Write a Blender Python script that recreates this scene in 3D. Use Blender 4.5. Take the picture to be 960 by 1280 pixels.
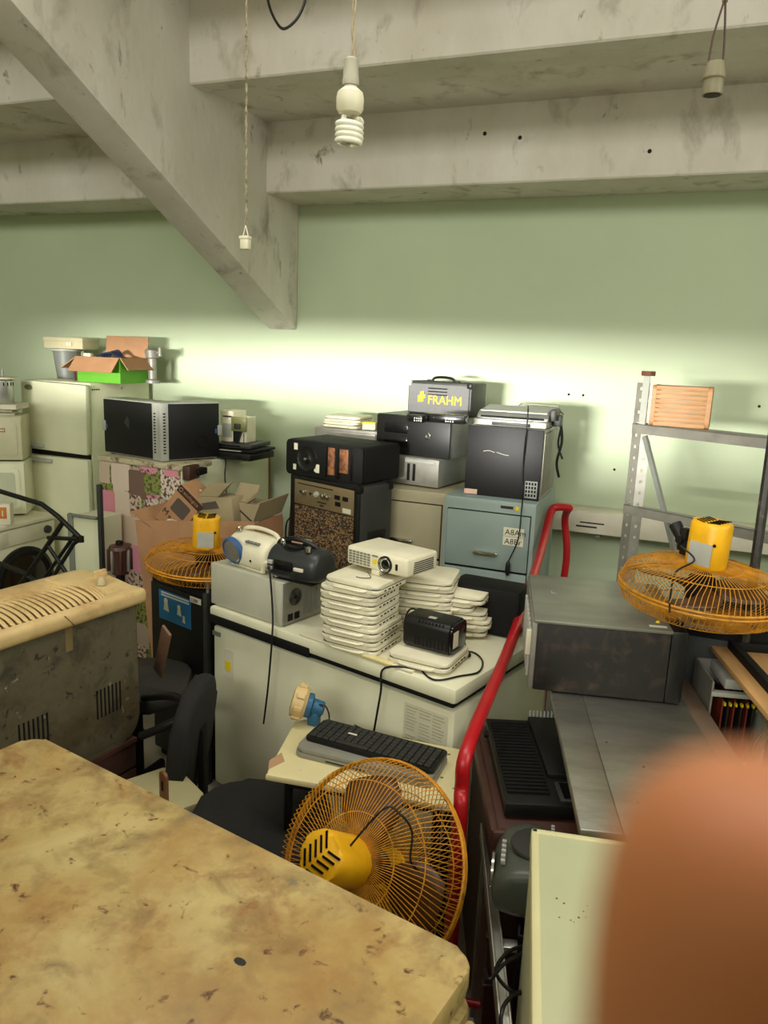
import bpy, bmesh, math, random
from mathutils import Vector, Matrix, Euler
random.seed(7)
PI = math.pi
for o in list(bpy.data.objects): bpy.data.objects.remove(o)
SC = bpy.context.scene
COL = SC.collection

# ------------------------------------------------------------------ camera
FPX = 947.0
EYE = Vector((0, 0, 2.05))
CX = -Vector((-2480, -300, FPX)).normalized()                    # the room's +X, seen by the camera (x right, y down, z ahead)
CY = Vector((380, -185, FPX)).normalized(); CY = (CY - CX * CX.dot(CY)).normalized()
CZ = CX.cross(CY)
ROOM = Matrix((CX, CY, CZ))                                      # camera axes -> room axes
cam = bpy.data.cameras.new('camera'); camo = bpy.data.objects.new('camera', cam); COL.objects.link(camo)
right = ROOM @ Vector((1, 0, 0)); down = ROOM @ Vector((0, 1, 0)); ahead = ROOM @ Vector((0, 0, 1))
camo.matrix_world = Matrix.Translation(EYE) @ Matrix((right, -down, -ahead)).transposed().to_4x4()
cam.sensor_fit = 'VERTICAL'; cam.sensor_height = 36; cam.sensor_width = 27
cam.lens = FPX / 1280 * 36
cam.clip_start = .004; cam.clip_end = 60
cam.dof.use_dof = True; cam.dof.focus_distance = 3.2; cam.dof.aperture_fstop = cam.lens / 2.8   # a phone lens, 2.8 mm wide
SC.camera = camo

# ------------------------------------------------------------------ light and exposure
SC.view_settings.view_transform = 'Standard'; SC.view_settings.look = 'None'
SC.view_settings.gamma = 1; SC.view_settings.use_curve_mapping = False
SC.view_settings.exposure = 0.0
w = bpy.data.worlds.new('sky'); SC.world = w; w.use_nodes = True
w.node_tree.nodes['Background'].inputs[0].default_value = (.93, 1, .8, 1)
w.node_tree.nodes['Background'].inputs[1].default_value = .06
def area(name, loc, aim, sx, sy, power, color, spread=180):
    l = bpy.data.lights.new(name, 'AREA'); l.shape = 'RECTANGLE'; l.size = sx; l.size_y = sy
    l.energy = power; l.color = color; l.spread = math.radians(spread)
    o = bpy.data.objects.new(name, l); COL.objects.link(o); o.location = loc
    o.rotation_euler = (Vector(aim) - Vector(loc)).to_track_quat('-Z', 'Z').to_euler()
    return o
DAY = (1, .99, .92)
area('daylight_high_windows', (-1.0, -7.3, 5.5), (-1.6, 4.0, 2.4), 7.0, 1.9, 495, DAY)
area('daylight_side_windows', (3.3, 1.2, 2.9), (-2.5, 2.2, 1.6), 4.6, 1.3, 130, DAY)
area('added_top_light', (-.7, 1.63, 4.48), (-.7, 1.64, 0), 3.4, .66, 75, DAY)  # added overhead light to brighten upper surfaces; no opening is known there
area('daylight_low_window', (-2.5, -7.3, 1.945), (-2.0, 4.7, 1.9), 2.4, .39, 140, (1, .99, .93), 36)

# ------------------------------------------------------------------ placing helpers
def ray(px, py): return ROOM @ Vector((px - 480, py - 640, FPX))
def atz(px, py, z): d = ray(px, py); return EYE + d * ((z - EYE.z) / d.z)
def aty(px, py, y): d = ray(px, py); return EYE + d * (y / d.y)
def atx(px, py, x): d = ray(px, py); return EYE + d * (x / d.x)
def pix(p):
    c = ROOM.transposed() @ (Vector(p) - EYE); return 480 + FPX * c.x / c.z, 640 + FPX * c.y / c.z
def zat(py, x, y):
    lo, hi = -1., 4.
    for _ in range(40):
        m = (lo + hi) / 2
        if pix((x, y, m))[1] > py: lo = m
        else: hi = m
    return lo
def edge(a, b, z):                                               # a front edge between two points at height z -> corner, length, heading
    A = atz(*a, z); B = atz(*b, z); d = B - A
    return A, math.hypot(d.x, d.y), math.atan2(d.y, d.x)

# ------------------------------------------------------------------ materials
def srgb(c):
    f = lambda v: v / 12.92 if v <= .04045 else ((v + .055) / 1.055) ** 2.4
    return tuple(f(v / 255) for v in c) + (1,)
MATS = {}
def mat(name, col, rough=.5, metal=0, var=.12, scale=6, col2=None, amt=.5, scale2=3, sharp=.12, bump=0, bscale=60, spec=.5, trans=0, stretch=(1, 1, 1), sss=0):
    """base colour with soft variation; col2 = stains with edges of their own; bump = fine relief"""
    if name in MATS: return MATS[name]
    m = bpy.data.materials.new(name); m.use_nodes = True; N = m.node_tree.nodes; L = m.node_tree.links
    b = N['Principled BSDF']; b.inputs['Roughness'].default_value = rough; b.inputs['Metallic'].default_value = metal
    b.inputs['Specular IOR Level'].default_value = spec
    if trans: b.inputs['Transmission Weight'].default_value = trans
    if sss:
        b.inputs['Subsurface Weight'].default_value = sss; b.inputs['Subsurface Radius'].default_value = (.006, .002, .001)
    tc = N.new('ShaderNodeTexCoord'); mp = N.new('ShaderNodeMapping'); mp.inputs['Scale'].default_value = stretch
    L.new(tc.outputs['Object'], mp.inputs[0])
    n1 = N.new('ShaderNodeTexNoise'); n1.inputs['Scale'].default_value = scale; n1.inputs['Detail'].default_value = 5; L.new(mp.outputs[0], n1.inputs[0])
    mr = N.new('ShaderNodeMapRange'); mr.inputs[1].default_value = .3; mr.inputs[2].default_value = .7; mr.inputs[3].default_value = 1 - var; mr.inputs[4].default_value = 1 + var * .4
    L.new(n1.outputs[0], mr.inputs[0])
    mx = N.new('ShaderNodeMix'); mx.data_type = 'RGBA'; mx.blend_type = 'MULTIPLY'; mx.inputs[0].default_value = 1
    mx.inputs[6].default_value = srgb(col); L.new(mr.outputs[0], mx.inputs[7])
    out = mx.outputs[2]
    if col2:
        n2 = N.new('ShaderNodeTexNoise'); n2.inputs['Scale'].default_value = scale2; n2.inputs['Detail'].default_value = 9; n2.inputs['Roughness'].default_value = .68
        L.new(mp.outputs[0], n2.inputs[0])
        r2 = N.new('ShaderNodeMapRange'); t = .72 - amt * .4; r2.inputs[1].default_value = t - sharp / 2; r2.inputs[2].default_value = t + sharp / 2
        L.new(n2.outputs[0], r2.inputs[0])
        m2 = N.new('ShaderNodeMix'); m2.data_type = 'RGBA'; L.new(r2.outputs[0], m2.inputs[0]); L.new(out, m2.inputs[6]); m2.inputs[7].default_value = srgb(col2)
        out = m2.outputs[2]
    L.new(out, b.inputs['Base Color'])
    if bump:
        n3 = N.new('ShaderNodeTexNoise'); n3.inputs['Scale'].default_value = bscale; n3.inputs['Detail'].default_value = 4; L.new(mp.outputs[0], n3.inputs[0])
        bp = N.new('ShaderNodeBump'); bp.inputs['Strength'].default_value = bump; bp.inputs['Distance'].default_value = .01
        L.new(n3.outputs[0], bp.inputs['Height']); L.new(bp.outputs[0], b.inputs['Normal'])
    m['out'] = 0; MATS[name] = m; return m
def more_stain(m, col, amt, scale, sharp=.08):
    """one more layer of stains over a material"""
    N = m.node_tree.nodes; L = m.node_tree.links; b = N['Principled BSDF']; src = b.inputs['Base Color'].links[0].from_socket
    mp = next(n for n in N if n.bl_idname == 'ShaderNodeMapping')
    n2 = N.new('ShaderNodeTexNoise'); n2.inputs['Scale'].default_value = scale; n2.inputs['Detail'].default_value = 10; n2.inputs['Roughness'].default_value = .62
    n2.inputs['Distortion'].default_value = .4
    L.new(mp.outputs[0], n2.inputs[0]); r2 = N.new('ShaderNodeMapRange'); t = .72 - amt * .4
    r2.inputs[1].default_value = t - sharp / 2; r2.inputs[2].default_value = t + sharp / 2; L.new(n2.outputs[0], r2.inputs[0])
    m2 = N.new('ShaderNodeMix'); m2.data_type = 'RGBA'; L.new(r2.outputs[0], m2.inputs[0]); L.new(src, m2.inputs[6]); m2.inputs[7].default_value = srgb(col)
    L.new(m2.outputs[2], b.inputs['Base Color'])
concrete = mat('limewashed_concrete', (226, 220, 210), .9, var=.12, scale=2.2, col2=(200, 190, 172), amt=.42, scale2=1.4, sharp=.4, bump=.3, bscale=18, stretch=(1, 1, .55))
more_stain(concrete, (156, 146, 128), .18, 5.0, .2); more_stain(concrete, (118, 110, 94), .08, 11, .1)
wallgreen = mat('green_wall_paint', (189, 200, 168), .62, var=.07, scale=1.3, bump=.04, bscale=40)
floorm = mat('grey_floor', (150, 142, 122), .85, var=.3, scale=3, bump=.1)
white = mat('white_enamel', (226, 222, 192), .35, var=.1, scale=4)
fridgew = mat('aged_white_enamel', (224, 224, 190), .4, var=.12, scale=3)
offw = mat('offwhite_plastic', (230, 222, 194), .45, var=.12, scale=9)
cream = mat('cream_plastic', (214, 184, 128), .5, var=.16, scale=7, col2=(178, 140, 86), amt=.32, scale2=6, sharp=.2)
black = mat('black_plastic', (22, 21, 19), .42, var=.25, scale=12, spec=.35)
black2 = mat('dull_black', (16, 15, 13), .7, var=.3, scale=10, spec=.25)
gloss = mat('black_gloss', (16, 16, 17), .18, var=.1)
darkgrey = mat('dark_grey_plastic', (50, 50, 48), .5, var=.2, scale=10)
grey = mat('grey_metal_paint', (134, 135, 128), .45, metal=.2, var=.15, scale=10)
lgrey = mat('light_grey_plastic', (176, 176, 166), .45, var=.12, scale=10)
steel = mat('brushed_steel', (204, 202, 192), .42, metal=1, var=.1, scale=3, stretch=(1, 3, 1), col2=(160, 156, 142), amt=.3, scale2=4, sharp=.4)
galv = mat('galvanised_grey', (146, 142, 132), .5, metal=.35, var=.22, scale=14)
chrome = mat('chrome', (200, 198, 190), .2, metal=1, var=.05)
teal = mat('blue_grey_paint', (136, 150, 144), .5, var=.1, scale=4)
beigecab = mat('khaki_paint', (158, 148, 118), .55, var=.12, scale=4)
yellow = mat('yellow_plastic', (232, 172, 14), .45, var=.18, scale=14)
wire = mat('yellow_wire_enamel', (206, 138, 22), .5, var=.3, scale=30, col2=(120, 74, 20), amt=.3, scale2=18)
redp = mat('red_paint', (176, 16, 26), .35, var=.2, scale=10)
board = mat('brown_cardboard', (176, 130, 92), .8, var=.12, scale=8)
boardg = mat('drab_cardboard', (158, 142, 108), .8, var=.14, scale=8)
wood = mat('pine', (176, 128, 82), .55, var=.2, scale=5, stretch=(2, 1, 14))
plywood = mat('plywood', (190, 146, 92), .6, var=.2, scale=4, stretch=(1, 8, 1))
brownp = mat('brown_plastic', (74, 44, 34), .5, var=.25, scale=10)
glass = mat('dark_glass', (10, 12, 12), .08, var=0)
paper = mat('paper', (216, 210, 186), .8, var=.06, scale=12)
ink = mat('black_ink', (40, 38, 34), .7, var=.1)
blue = mat('blue_plastic', (58, 92, 140), .4, var=.15)
sticky = mat('yellow_sticker', (240, 208, 20), .5, var=.08)

# ------------------------------------------------------------------ mesh helpers
def BM(): return bmesh.new()
PLURAL = {'buttons', 'vent_slots', 'connectors', 'ports', 'slots', 'side_vents', 'wires', 'specks', 'connector_block', 'card_slots', 'front_ribs', 'label_grid', 'print', 'vent_slot', 'white_picture', 'stain', 'rust_spot', 'emblem', 'printed_mark', 'drive_slot', 'scratch', 'label_scrap', 'rib', 'torn_cone', 'sticker_lines', 'lug'}
def rb(bm, x0, x1, y0, y1, z0, z1, b=0, seg=2, M=None):
    """a box, its edges rounded by b"""
    vs = [bm.verts.new((x, y, z)) for z in (z0, z1) for y in (y0, y1) for x in (x0, x1)]
    fs = [bm.faces.new([vs[i] for i in q]) for q in ((0, 2, 3, 1), (4, 5, 7, 6), (0, 1, 5, 4), (2, 6, 7, 3), (0, 4, 6, 2), (1, 3, 7, 5))]
    new = list(vs)
    if b:
        b = min(b, .49 * min(abs(x1 - x0), abs(y1 - y0), abs(z1 - z0)))
        es = list({e for f in fs for e in f.edges})
        r = bmesh.ops.bevel(bm, geom=es, offset=b, segments=seg, profile=.5, affect='EDGES')
        new = list({v for f in r['faces'] for v in f.verts} | {v for v in vs if v.is_valid})
    if M is not None: bmesh.ops.transform(bm, matrix=M, verts=[v for v in new if v.is_valid])
    return bm
def prism(bm, pts, d0, d1, ax='z', M=None, b=0):
    """an outline in two axes drawn out along the third (ax)"""
    def P(u, v, w): return {'z': (u, v, w), 'y': (u, w, v), 'x': (w, u, v)}[ax]
    a = [bm.verts.new(P(u, v, d0)) for u, v in pts]; c = [bm.verts.new(P(u, v, d1)) for u, v in pts]
    n = len(pts); fs = []
    fs.append(bm.faces.new(a[::-1])); fs.append(bm.faces.new(c))
    for i in range(n): fs.append(bm.faces.new((a[i], a[(i + 1) % n], c[(i + 1) % n], c[i])))
    new = a + c
    if b:
        es = [e for e in list(fs[0].edges) + list(fs[1].edges)]
        r = bmesh.ops.bevel(bm, geom=es, offset=b, segments=2, profile=.5, affect='EDGES')
        new = list({v for f in r['faces'] for v in f.verts} | {v for v in new if v.is_valid})
    bmesh.ops.recalc_face_normals(bm, faces=bm.faces[:])
    if M is not None: bmesh.ops.transform(bm, matrix=M, verts=[v for v in new if v.is_valid])
    return bm
def rrect(x0, x1, y0, y1, r, n=5):
    out = []
    for cx, cy, a in ((x1 - r, y1 - r, 0), (x0 + r, y1 - r, PI / 2), (x0 + r, y0 + r, PI), (x1 - r, y0 + r, 1.5 * PI)):
        for i in range(n + 1): t = a + PI / 2 * i / n; out.append((cx + r * math.cos(t), cy + r * math.sin(t)))
    return out
def tube(bm, pts, r, n=8, closed=False, caps=True):
    pts = [Vector(p) for p in pts]; m = len(pts); rings = []; prev = None
    rr = r if isinstance(r, (list, tuple)) else [r] * m
    for i, p in enumerate(pts):
        a = pts[(i - 1) % m] if (closed or i) else p; c = pts[(i + 1) % m] if (closed or i < m - 1) else p
        t = (c - a).normalized()
        if prev is None: u = t.orthogonal().normalized()
        else:
            u = prev - t * prev.dot(t); u = u.normalized() if u.length > 1e-6 else t.orthogonal().normalized()
        prev = u; v = t.cross(u)
        rings.append([bm.verts.new(p + (u * math.cos(2 * PI * k / n) + v * math.sin(2 * PI * k / n)) * rr[i]) for k in range(n)])
    for i in range(m if closed else m - 1):
        A, B = rings[i], rings[(i + 1) % m]
        for k in range(n): bm.faces.new((A[k], A[(k + 1) % n], B[(k + 1) % n], B[k]))
    if caps and not closed: bm.faces.new(rings[0][::-1]); bm.faces.new(rings[-1])
    return bm
def smoothline(pts, k=6):
    pts = [Vector(p) for p in pts]; P = [pts[0]] + pts + [pts[-1]]; out = []
    for i in range(1, len(P) - 2):
        a, b, c, d = P[i - 1:i + 3]
        for j in range(k):
            t = j / k; out.append(.5 * (2 * b + (c - a) * t + (2 * a - 5 * b + 4 * c - d) * t * t + (3 * b - a - 3 * c + d) * t ** 3))
    return out + [pts[-1]]
def lathe(bm, prof, n=24, M=None, caps=True):
    """profile (radius, height) turned about z"""
    rings = [[bm.verts.new((r * math.cos(2 * PI * k / n), r * math.sin(2 * PI * k / n), z)) for k in range(n)] for r, z in prof]
    for A, B in zip(rings, rings[1:]):
        for k in range(n): bm.faces.new((A[k], A[(k + 1) % n], B[(k + 1) % n], B[k]))
    if caps:
        bm.faces.new(rings[0][::-1]); bm.faces.new(rings[-1])
    if M is not None: bmesh.ops.transform(bm, matrix=M, verts=[v for R in rings for v in R])
    return bm
def cyl(bm, p0, p1, r0, r1=None, n=16): return tube(bm, [p0, p1], [r0, r0 if r1 is None else r1], n)
def RX(a): return Matrix.Rotation(a, 4, 'X')
def RY(a): return Matrix.Rotation(a, 4, 'Y')
def RZ(a): return Matrix.Rotation(a, 4, 'Z')
def TR(x, y, z): return Matrix.Translation((x, y, z))
def link(name, data, parent=None, m=None):
    o = bpy.data.objects.new(name, data); COL.objects.link(o)
    if m: data.materials.append(m)
    if parent: o.parent = parent
    return o
def part(name, bm, m, parent=None, smooth=None, label=None, stuff=False):
    me = bpy.data.meshes.new(name); bmesh.ops.recalc_face_normals(bm, faces=bm.faces[:]); bm.to_mesh(me); bm.free()
    o = link(name, me, parent, m)
    if smooth is not False:
        me.polygons.foreach_set('use_smooth', [True] * len(me.polygons))
        try: me.set_sharp_from_angle(angle=math.radians(smooth or 35))
        except Exception: pass
    if label: o['label'] = label
    if stuff or name in PLURAL: o['kind'] = 'stuff'
    return o
def tag(o, label, cat, group=None):
    o['label'] = label; o['category'] = cat
    if group: o['group'] = group
    return o
def T(name, label, cat, loc=(0, 0, 0), rz=0, group=None, M=None):
    o = bpy.data.objects.new(name, None); COL.objects.link(o); o.empty_display_size = .05
    if M is not None: o.matrix_world = M
    else: o.location = loc; o.rotation_euler = (0, 0, rz)
    return tag(o, label, cat, group)
def struct(o): o['kind'] = 'structure'; return o
def copy_tree(o, parent=None):
    c = o.copy(); COL.objects.link(c); c.parent = parent
    for ch in list(o.children):
        copy_tree(ch, c)
    return c
def text(name, s, size, m, parent, M, depth=.0006, align='LEFT', label=None, xs=1):
    cu = bpy.data.curves.new(name, 'FONT'); cu.body = s; cu.size = size; cu.extrude = depth; cu.align_x = align; cu.resolution_u = 2
    tmp = bpy.data.objects.new('tmp_text', cu); COL.objects.link(tmp)
    bpy.context.view_layer.update()
    me = bpy.data.meshes.new_from_object(tmp.evaluated_get(bpy.context.evaluated_depsgraph_get()))
    bpy.data.objects.remove(tmp); bpy.data.curves.remove(cu)
    me.transform(M @ Matrix.Diagonal((xs, 1, 1, 1))); me.materials.clear(); me.name = name
    o = link(name, me, parent, m)
    if label: o['label'] = label
    return o
FRONT = RX(PI / 2)                                              # lays text flat on a face that looks along -y
def cord(name, pts, r, label, cat='cable', m=None, k=6, group=None):
    return tag(part(name, tube(BM(), smoothline(pts, k), r, 6), m or black, None, 60), label, cat, group)

# ------------------------------------------------------------------ the room
WY = 4.75
def slab(name, x0, x1, y0, y1, z0, z1, m): return struct(part(name, rb(BM(), x0, x1, y0, y1, z0, z1), m))
slab('floor', -6.4, 3.6, -7.65, WY + .15, -.12, 0, floorm)
slab('wall_back', -6.4, 3.6, WY, WY + .15, 0, 3.7, wallgreen)
slab('wall_left', -6.55, -6.4, -7.65, WY + .15, 0, 8.6, wallgreen)
# right wall with a band of windows, and the far wall behind the photographer with high windows and one low window
bm = BM(); rb(bm, 3.45, 3.6, -7.65, WY, 0, 2.2); rb(bm, 3.45, 3.6, -7.65, WY, 3.6, 8.6); rb(bm, 3.45, 3.6, -7.65, -1.15, 2.2, 3.6); rb(bm, 3.45, 3.6, 3.55, WY, 2.2, 3.6)
struct(part('wall_right', bm, wallgreen))
bm = BM(); y0, y1 = -7.6, -7.45
rb(bm, -6.4, 3.45, y0, y1, 0, 1.74); rb(bm, -6.4, -3.7, y0, y1, 1.74, 2.15); rb(bm, -1.3, 3.45, y0, y1, 1.74, 2.15); rb(bm, -6.4, 3.45, y0, y1, 2.15, 4.5)
rb(bm, -6.4, 3.45, y0, y1, 6.5, 8.6); rb(bm, -6.4, -4.55, y0, y1, 4.5, 6.5); rb(bm, 3.35, 3.45, y0, y1, 4.5, 6.5)
struct(part('wall_front', bm, wallgreen))
def window(name, pts_a, pts_b, axis, n):
    """frame and mullions of a window opening"""
    bm = BM(); (a0, z0), (a1, z1) = pts_a, pts_b; t = .03
    def bar(u0, u1, w0, w1):
        if axis == 'y': rb(bm, u0, u1, -7.57, -7.48, w0, w1)
        else: rb(bm, 3.48, 3.57, u0, u1, w0, w1)
    bar(a0, a1, z0, z0 + t); bar(a0, a1, z1 - t, z1)
    for i in range(n + 1): u = a0 + (a1 - a0 - t) * i / n; bar(u, u + t, z0 + t, z1 - t)
    struct(part(name, bm, galv))
window('window_1', (-4.55, 4.5), (3.35, 6.5), 'y', 7)
window('window_2', (-3.7, 1.74), (-1.3, 2.15), 'y', 3)
window('window_3', (-1.15, 2.2), (3.55, 3.6), 'x', 5)
# unseen wall added to shade low fronts; its slot shapes the band of light
bm = BM(); y0, y1 = -1.0, -.9
rb(bm, -6.4, 3.45, y0, y1, 0, 1.66); rb(bm, -6.4, -4.0, y0, y1, 1.66, 2.02); rb(bm, -4.0, -1.9, y0, y1, 1.66, 1.80); rb(bm, -.6, 3.45, y0, y1, 1.66, 2.02); rb(bm, -6.4, 3.45, y0, y1, 2.02, 2.22)
struct(part('light_blocking_wall', bm, wallgreen))
slab('light_baffle_slab', -6.4, 3.45, -7.45, -.95, 2.16, 2.22, concrete)  # added unseen slab, keeps the low window's light off the upper wall
# the underside of a concrete grandstand: steps that climb towards the camera, carried by a raker beam
ceil = bpy.data.objects.new('ceiling', None); COL.objects.link(ceil); struct(ceil)
for i in range(16):
    yf = 4.325 - .77 * i; zb = 2.975 + .372 * i
    if yf - .77 < -7.7: break
    part('riser', rb(BM(), -6.4, 3.45, yf, yf + (.45 if i == 0 else .13), zb, zb + .47, .008, 1), concrete, ceil)
    for xa, xb in (((-6.4, -2.5), (1.1, 3.45)) if i == 3 else ((-6.4, 3.45),)):      # gap cut in one slab to go with the added overhead light
        part('tread', rb(BM(), xa, xb, yf - .74, yf + .12 if i else WY, zb + .40, zb + .52, 0), concrete, ceil)
XR, XL = -2.54, -2.765
s = .372 / .77
def zl(y): return 2.174 + s * 1.0 * (WY - y)
part('raker_beam', prism(BM(), [(WY, zl(WY)), (WY, 3.5), (-7.4, zl(-7.4) + 1.15), (-7.4, zl(-7.4))], XL, XR, 'x', b=.012), concrete, ceil)
XR2 = 1.9
part('raker_beam', prism(BM(), [(WY, zl(WY)), (WY, 3.5), (-7.4, zl(-7.4) + 1.15), (-7.4, zl(-7.4))], XR2, XR2 + .225, 'x', b=.012), concrete, ceil)

hole = mat('hole_black', (30, 26, 20), .9)
for px, py in ((606, 167), (650, 172), (812, 189)):
    p = aty(px, py, 4.325); o = part('anchor_hole', lathe(BM(), [(.011, 0), (.009, .002)], 10, TR(p.x, 4.3245, p.z) @ RX(PI / 2)), hole, ceil)
wb = bpy.data.objects['wall_back']
for px, py in ((711, 493), (729, 494), (949, 508), (768, 587)):
    p = aty(px, py, WY); part('anchor_hole', lathe(BM(), [(.008, 0), (.007, .0015)], 10, TR(p.x, WY - .0005, p.z) @ RX(PI / 2)), hole, wb)

# ------------------------------------------------------------------ chest freezer and the filing cabinets
FA, FW, FR = edge((262, 757), (567, 862), .92)
FZ = .92
FRM = TR(FA.x, FA.y, 0) @ RZ(FR)                                  # freezer frame: x along its front, y to its back
def onf(x, y, z=0): return FRM @ Vector((x, y, FZ + z))
t = T('chest_freezer', 'white chest freezer heaped with white laptops, radios and a projector', 'freezer', (FA.x, FA.y, 0), FR)
FD = .775
part('body', rb(BM(), 0, FW, .02, FD, .05, .825, .012), white, t)
part('gasket', rb(BM(), .005, FW - .005, .012, FD - .01, .840, .862, .006), black2, t)
part('lid', rb(BM(), -.005, FW + .01, 0, FD + .005, .86, FZ, .014), white, t)
bm = BM(); rb(bm, -.006, .6, -.006, .004, .845, .885, .003); part('lid_trim', bm, black2, t)
bm = BM(); rb(bm, .02, FW - .02, .06, FD - .04, 0, .05); part('plinth', bm, black2, t)
st = part('energy_label', rb(BM(), .075, .135, .0185, .0205, .60, .735), paper, t)
part('yellow_field', rb(BM(), .082, .115, .0165, .0185, .635, .68), sticky, st)
pp = part('instruction_sheet', rb(BM(), FW - .215, FW - .025, .0185, .0205, .60, .80), paper, t, label='faded printed instruction sheet')
bm = BM()
for i in range(14):
    for j in range(3):
        if random.random() < .85: rb(bm, FW - .205 + j * .058, FW - .152 + j * .058 - random.random() * .02, .0176, .0188, .788 - i * .0125 - .0028, .788 - i * .0125)
part('print', bm, mat('faded_print', (172, 165, 138), .8), pp, stuff=True)
part('hinge', rb(BM(), .0, .05, .015, .03, .78, .80), grey, t)

def filing_cabinet(name, label, A, w, d, h, m, labels, group=None):
    t = T(name, label, 'cabinet', A, 0, group)
    part('carcass', rb(BM(), 0, w, .012, d, 0, h, .006), m, t)
    part('gap', rb(BM(), .021, w - .021, .009, .014, .048, h - .063), black2, t)
    n = 4; z0 = .05; dh = (h - .06 - z0) / n
    for i in range(n):
        a = z0 + i * dh
        dr = part('drawer', rb(BM(), .024, w - .024, -.004, .012, a + .004, a + dh - .008, .004), m, t)
        cx = w / 2
        bm = BM(); prism(bm, rrect(cx - .065, cx + .065, a + .075, a + .095, .009), -.022, -.004, 'y', b=.004); part('handle', bm, chrome, dr)
        if i in labels:
            lx = w - .155
            for k, s in enumerate(labels[i]):
                c = part('label_card', rb(BM(), lx, lx + .105, -.0062, -.0042, a + dh - .115 - k * .048, a + dh - .07 - k * .048), paper, dr)
            for k, s in enumerate(labels[i]): text('lettering', s, .042, ink, dr, TR(lx + .008, -.0065, a + dh - .108 - k * .048) @ FRONT)
    return t
CA = Vector((-1.122, 3.745, 0))
t = filing_cabinet('filing_cabinet', 'blue-grey metal filing cabinet with 8A and 7A cards on its drawers', CA, .482, .61, 1.33, teal, {3: ('A8Am', 'A8Br'), 2: ('A7Am', 'A7Br')})
part('maker_badge', rb(BM(), .30, .365, .0105, .0125, 1.292, 1.306), ink, t)
part('star_sticker', prism(BM(), [(.385 + .016 * (1 if k % 2 else .5) * math.cos(k * PI / 5), 1.298 + .016 * (1 if k % 2 else .5) * math.sin(k * PI / 5)) for k in range(10)], .0105, .0125, 'y'), sticky, t)
CB = Vector((-1.607, 3.80, 0))
filing_cabinet('filing_cabinet', 'khaki metal filing cabinet beside the blue-grey one, under stacked computers', CB, .482, .6, 1.325, beigecab, {})

# computers and speaker piled on the khaki cabinet
zb = 1.326
A, W_, R_ = edge((489, 601), (547, 612), zb); R_ = -.16
A = atz(547, 612, zb) - RZ(R_) @ Vector((.36, 0, 0))
t = T('desktop_computer', 'grey metal desktop computer lying under the black one', 'computer', A, R_)
part('case', rb(BM(), 0, .36, .01, .42, .006, .16, .006), grey, t)
fp = part('front_panel', rb(BM(), .0, .36, 0, .012, .006, .16, .005), galv, t)
bm = BM(); rb(bm, .165, .182, -.003, .002, .03, .125, .002); rb(bm, .20, .217, -.003, .002, .03, .125, .002); part('drive_slot', bm, black2, fp)
bm = BM(); rb(bm, .15, .335, -.004, .002, .131, .149, .003); part('drive_bay', bm, lgrey, fp)
bm = BM(); prism(bm, [(.08 + .05 * math.cos(a * PI / 12), .09 + .05 * math.sin(a * PI / 12)) for a in range(24)], -.002, .002, 'y'); part('round_emblem', bm, grey, fp)
for k in range(4): part('foot', rb(BM(), .03 + .27 * (k % 2), .06 + .27 * (k % 2), .04 + .3 * (k // 2), .07 + .3 * (k // 2), 0, .007), black2, t)
z2 = zb + .16
A2 = atz(560, 575, z2) - RZ(R_) @ Vector((.46, 0, 0))
t = T('desktop_computer', 'black desktop computer with a round chrome button, under the grey speaker box', 'computer', A2, R_)
h2 = max(.16, zat(525, *atz(560, 575, z2)[:2]) - z2)
part('case', rb(BM(), 0, .46, .014, .40, 0, h2, .006), grey, t)
part('cover', rb(BM(), -.003, .44, .012, .41, h2 - .004, h2 + .003), black, t)
fp = part('front_panel', rb(BM(), -.004, .464, 0, .016, 0, h2, .007), black, t)
lathe(bm := BM(), [(.019, 0), (.019, .006), (.013, .009), (.012, .005), (.004, .004)], 20, TR(.33, 0, h2 * .55) @ RX(PI / 2)); part('power_button', bm, chrome, fp)
bm = BM(); rb(bm, .05, .2, -.003, .002, h2 * .55, h2 * .8, .002); rb(bm, .05, .2, -.003, .002, h2 * .2, h2 * .45, .002); part('drive_bay', bm, gloss, fp)
z3 = z2 + h2 + .003
# the speaker box with a yellow name
p = aty(587, 520, A2.y + .12); ww = .40
R3 = -.12
A3 = Vector((p.x, p.y, z3)) - RZ(R3) @ Vector((ww, 0, 0))
hF = zat(480, p.x, p.y) - z3
t = T('speaker_box', 'grey portable speaker box with yellow FRAHM lettering and a top handle', 'speaker', A3, R3)
part('cabinet', rb(BM(), 0, ww, .012, .24, 0, hF, .012), darkgrey, t)
spg = mat('speaker_grey_cloth', (112, 111, 110), .8, var=.08, scale=40)
fp = part('front_panel', rb(BM(), .012, ww - .012, 0, .014, .01, hF - .014, .004), spg, t)
for k in range(3): part('slot', rb(BM(), (ww * .34), (ww * .64), -.002, .002, hF - .040 - k * .018, hF - .034 - k * .018), black2, fp)
text('lettering', 'FRAHM', .072, sticky, fp, TR(.135, -.001, .062) @ FRONT, .001, xs=.92)
bm = BM()
for k in range(5): prism(bm, [(.075 + .012 * (k % 3) + a * .9, .068 + .02 * (k // 2) + b) for a, b in ((0, 0), (.024, .006), (.022, .024), (-.002, .017))], -.002, .001, 'y')
part('emblem', bm, sticky, fp)
bm = BM()
tube(bm, smoothline([(.10, .12, hF - .004), (.12, .12, hF + .018), (.17, .12, hF + .024), (.23, .12, hF + .018), (.25, .12, hF - .004)]), .008, 8)
rb(bm, .075, .11, .105, .135, hF - .002, hF + .008, .003); rb(bm, .24, .275, .105, .135, hF - .002, hF + .008, .003); part('handle', bm, black, t)
for k in (0, 1): part('corner_cap', rb(BM(), -.003 + k * (ww - .026), .029 + k * (ww - .026), -.003, .03, hF - .03, hF + .003, .008), lgrey if k == 0 else black, t)
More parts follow.
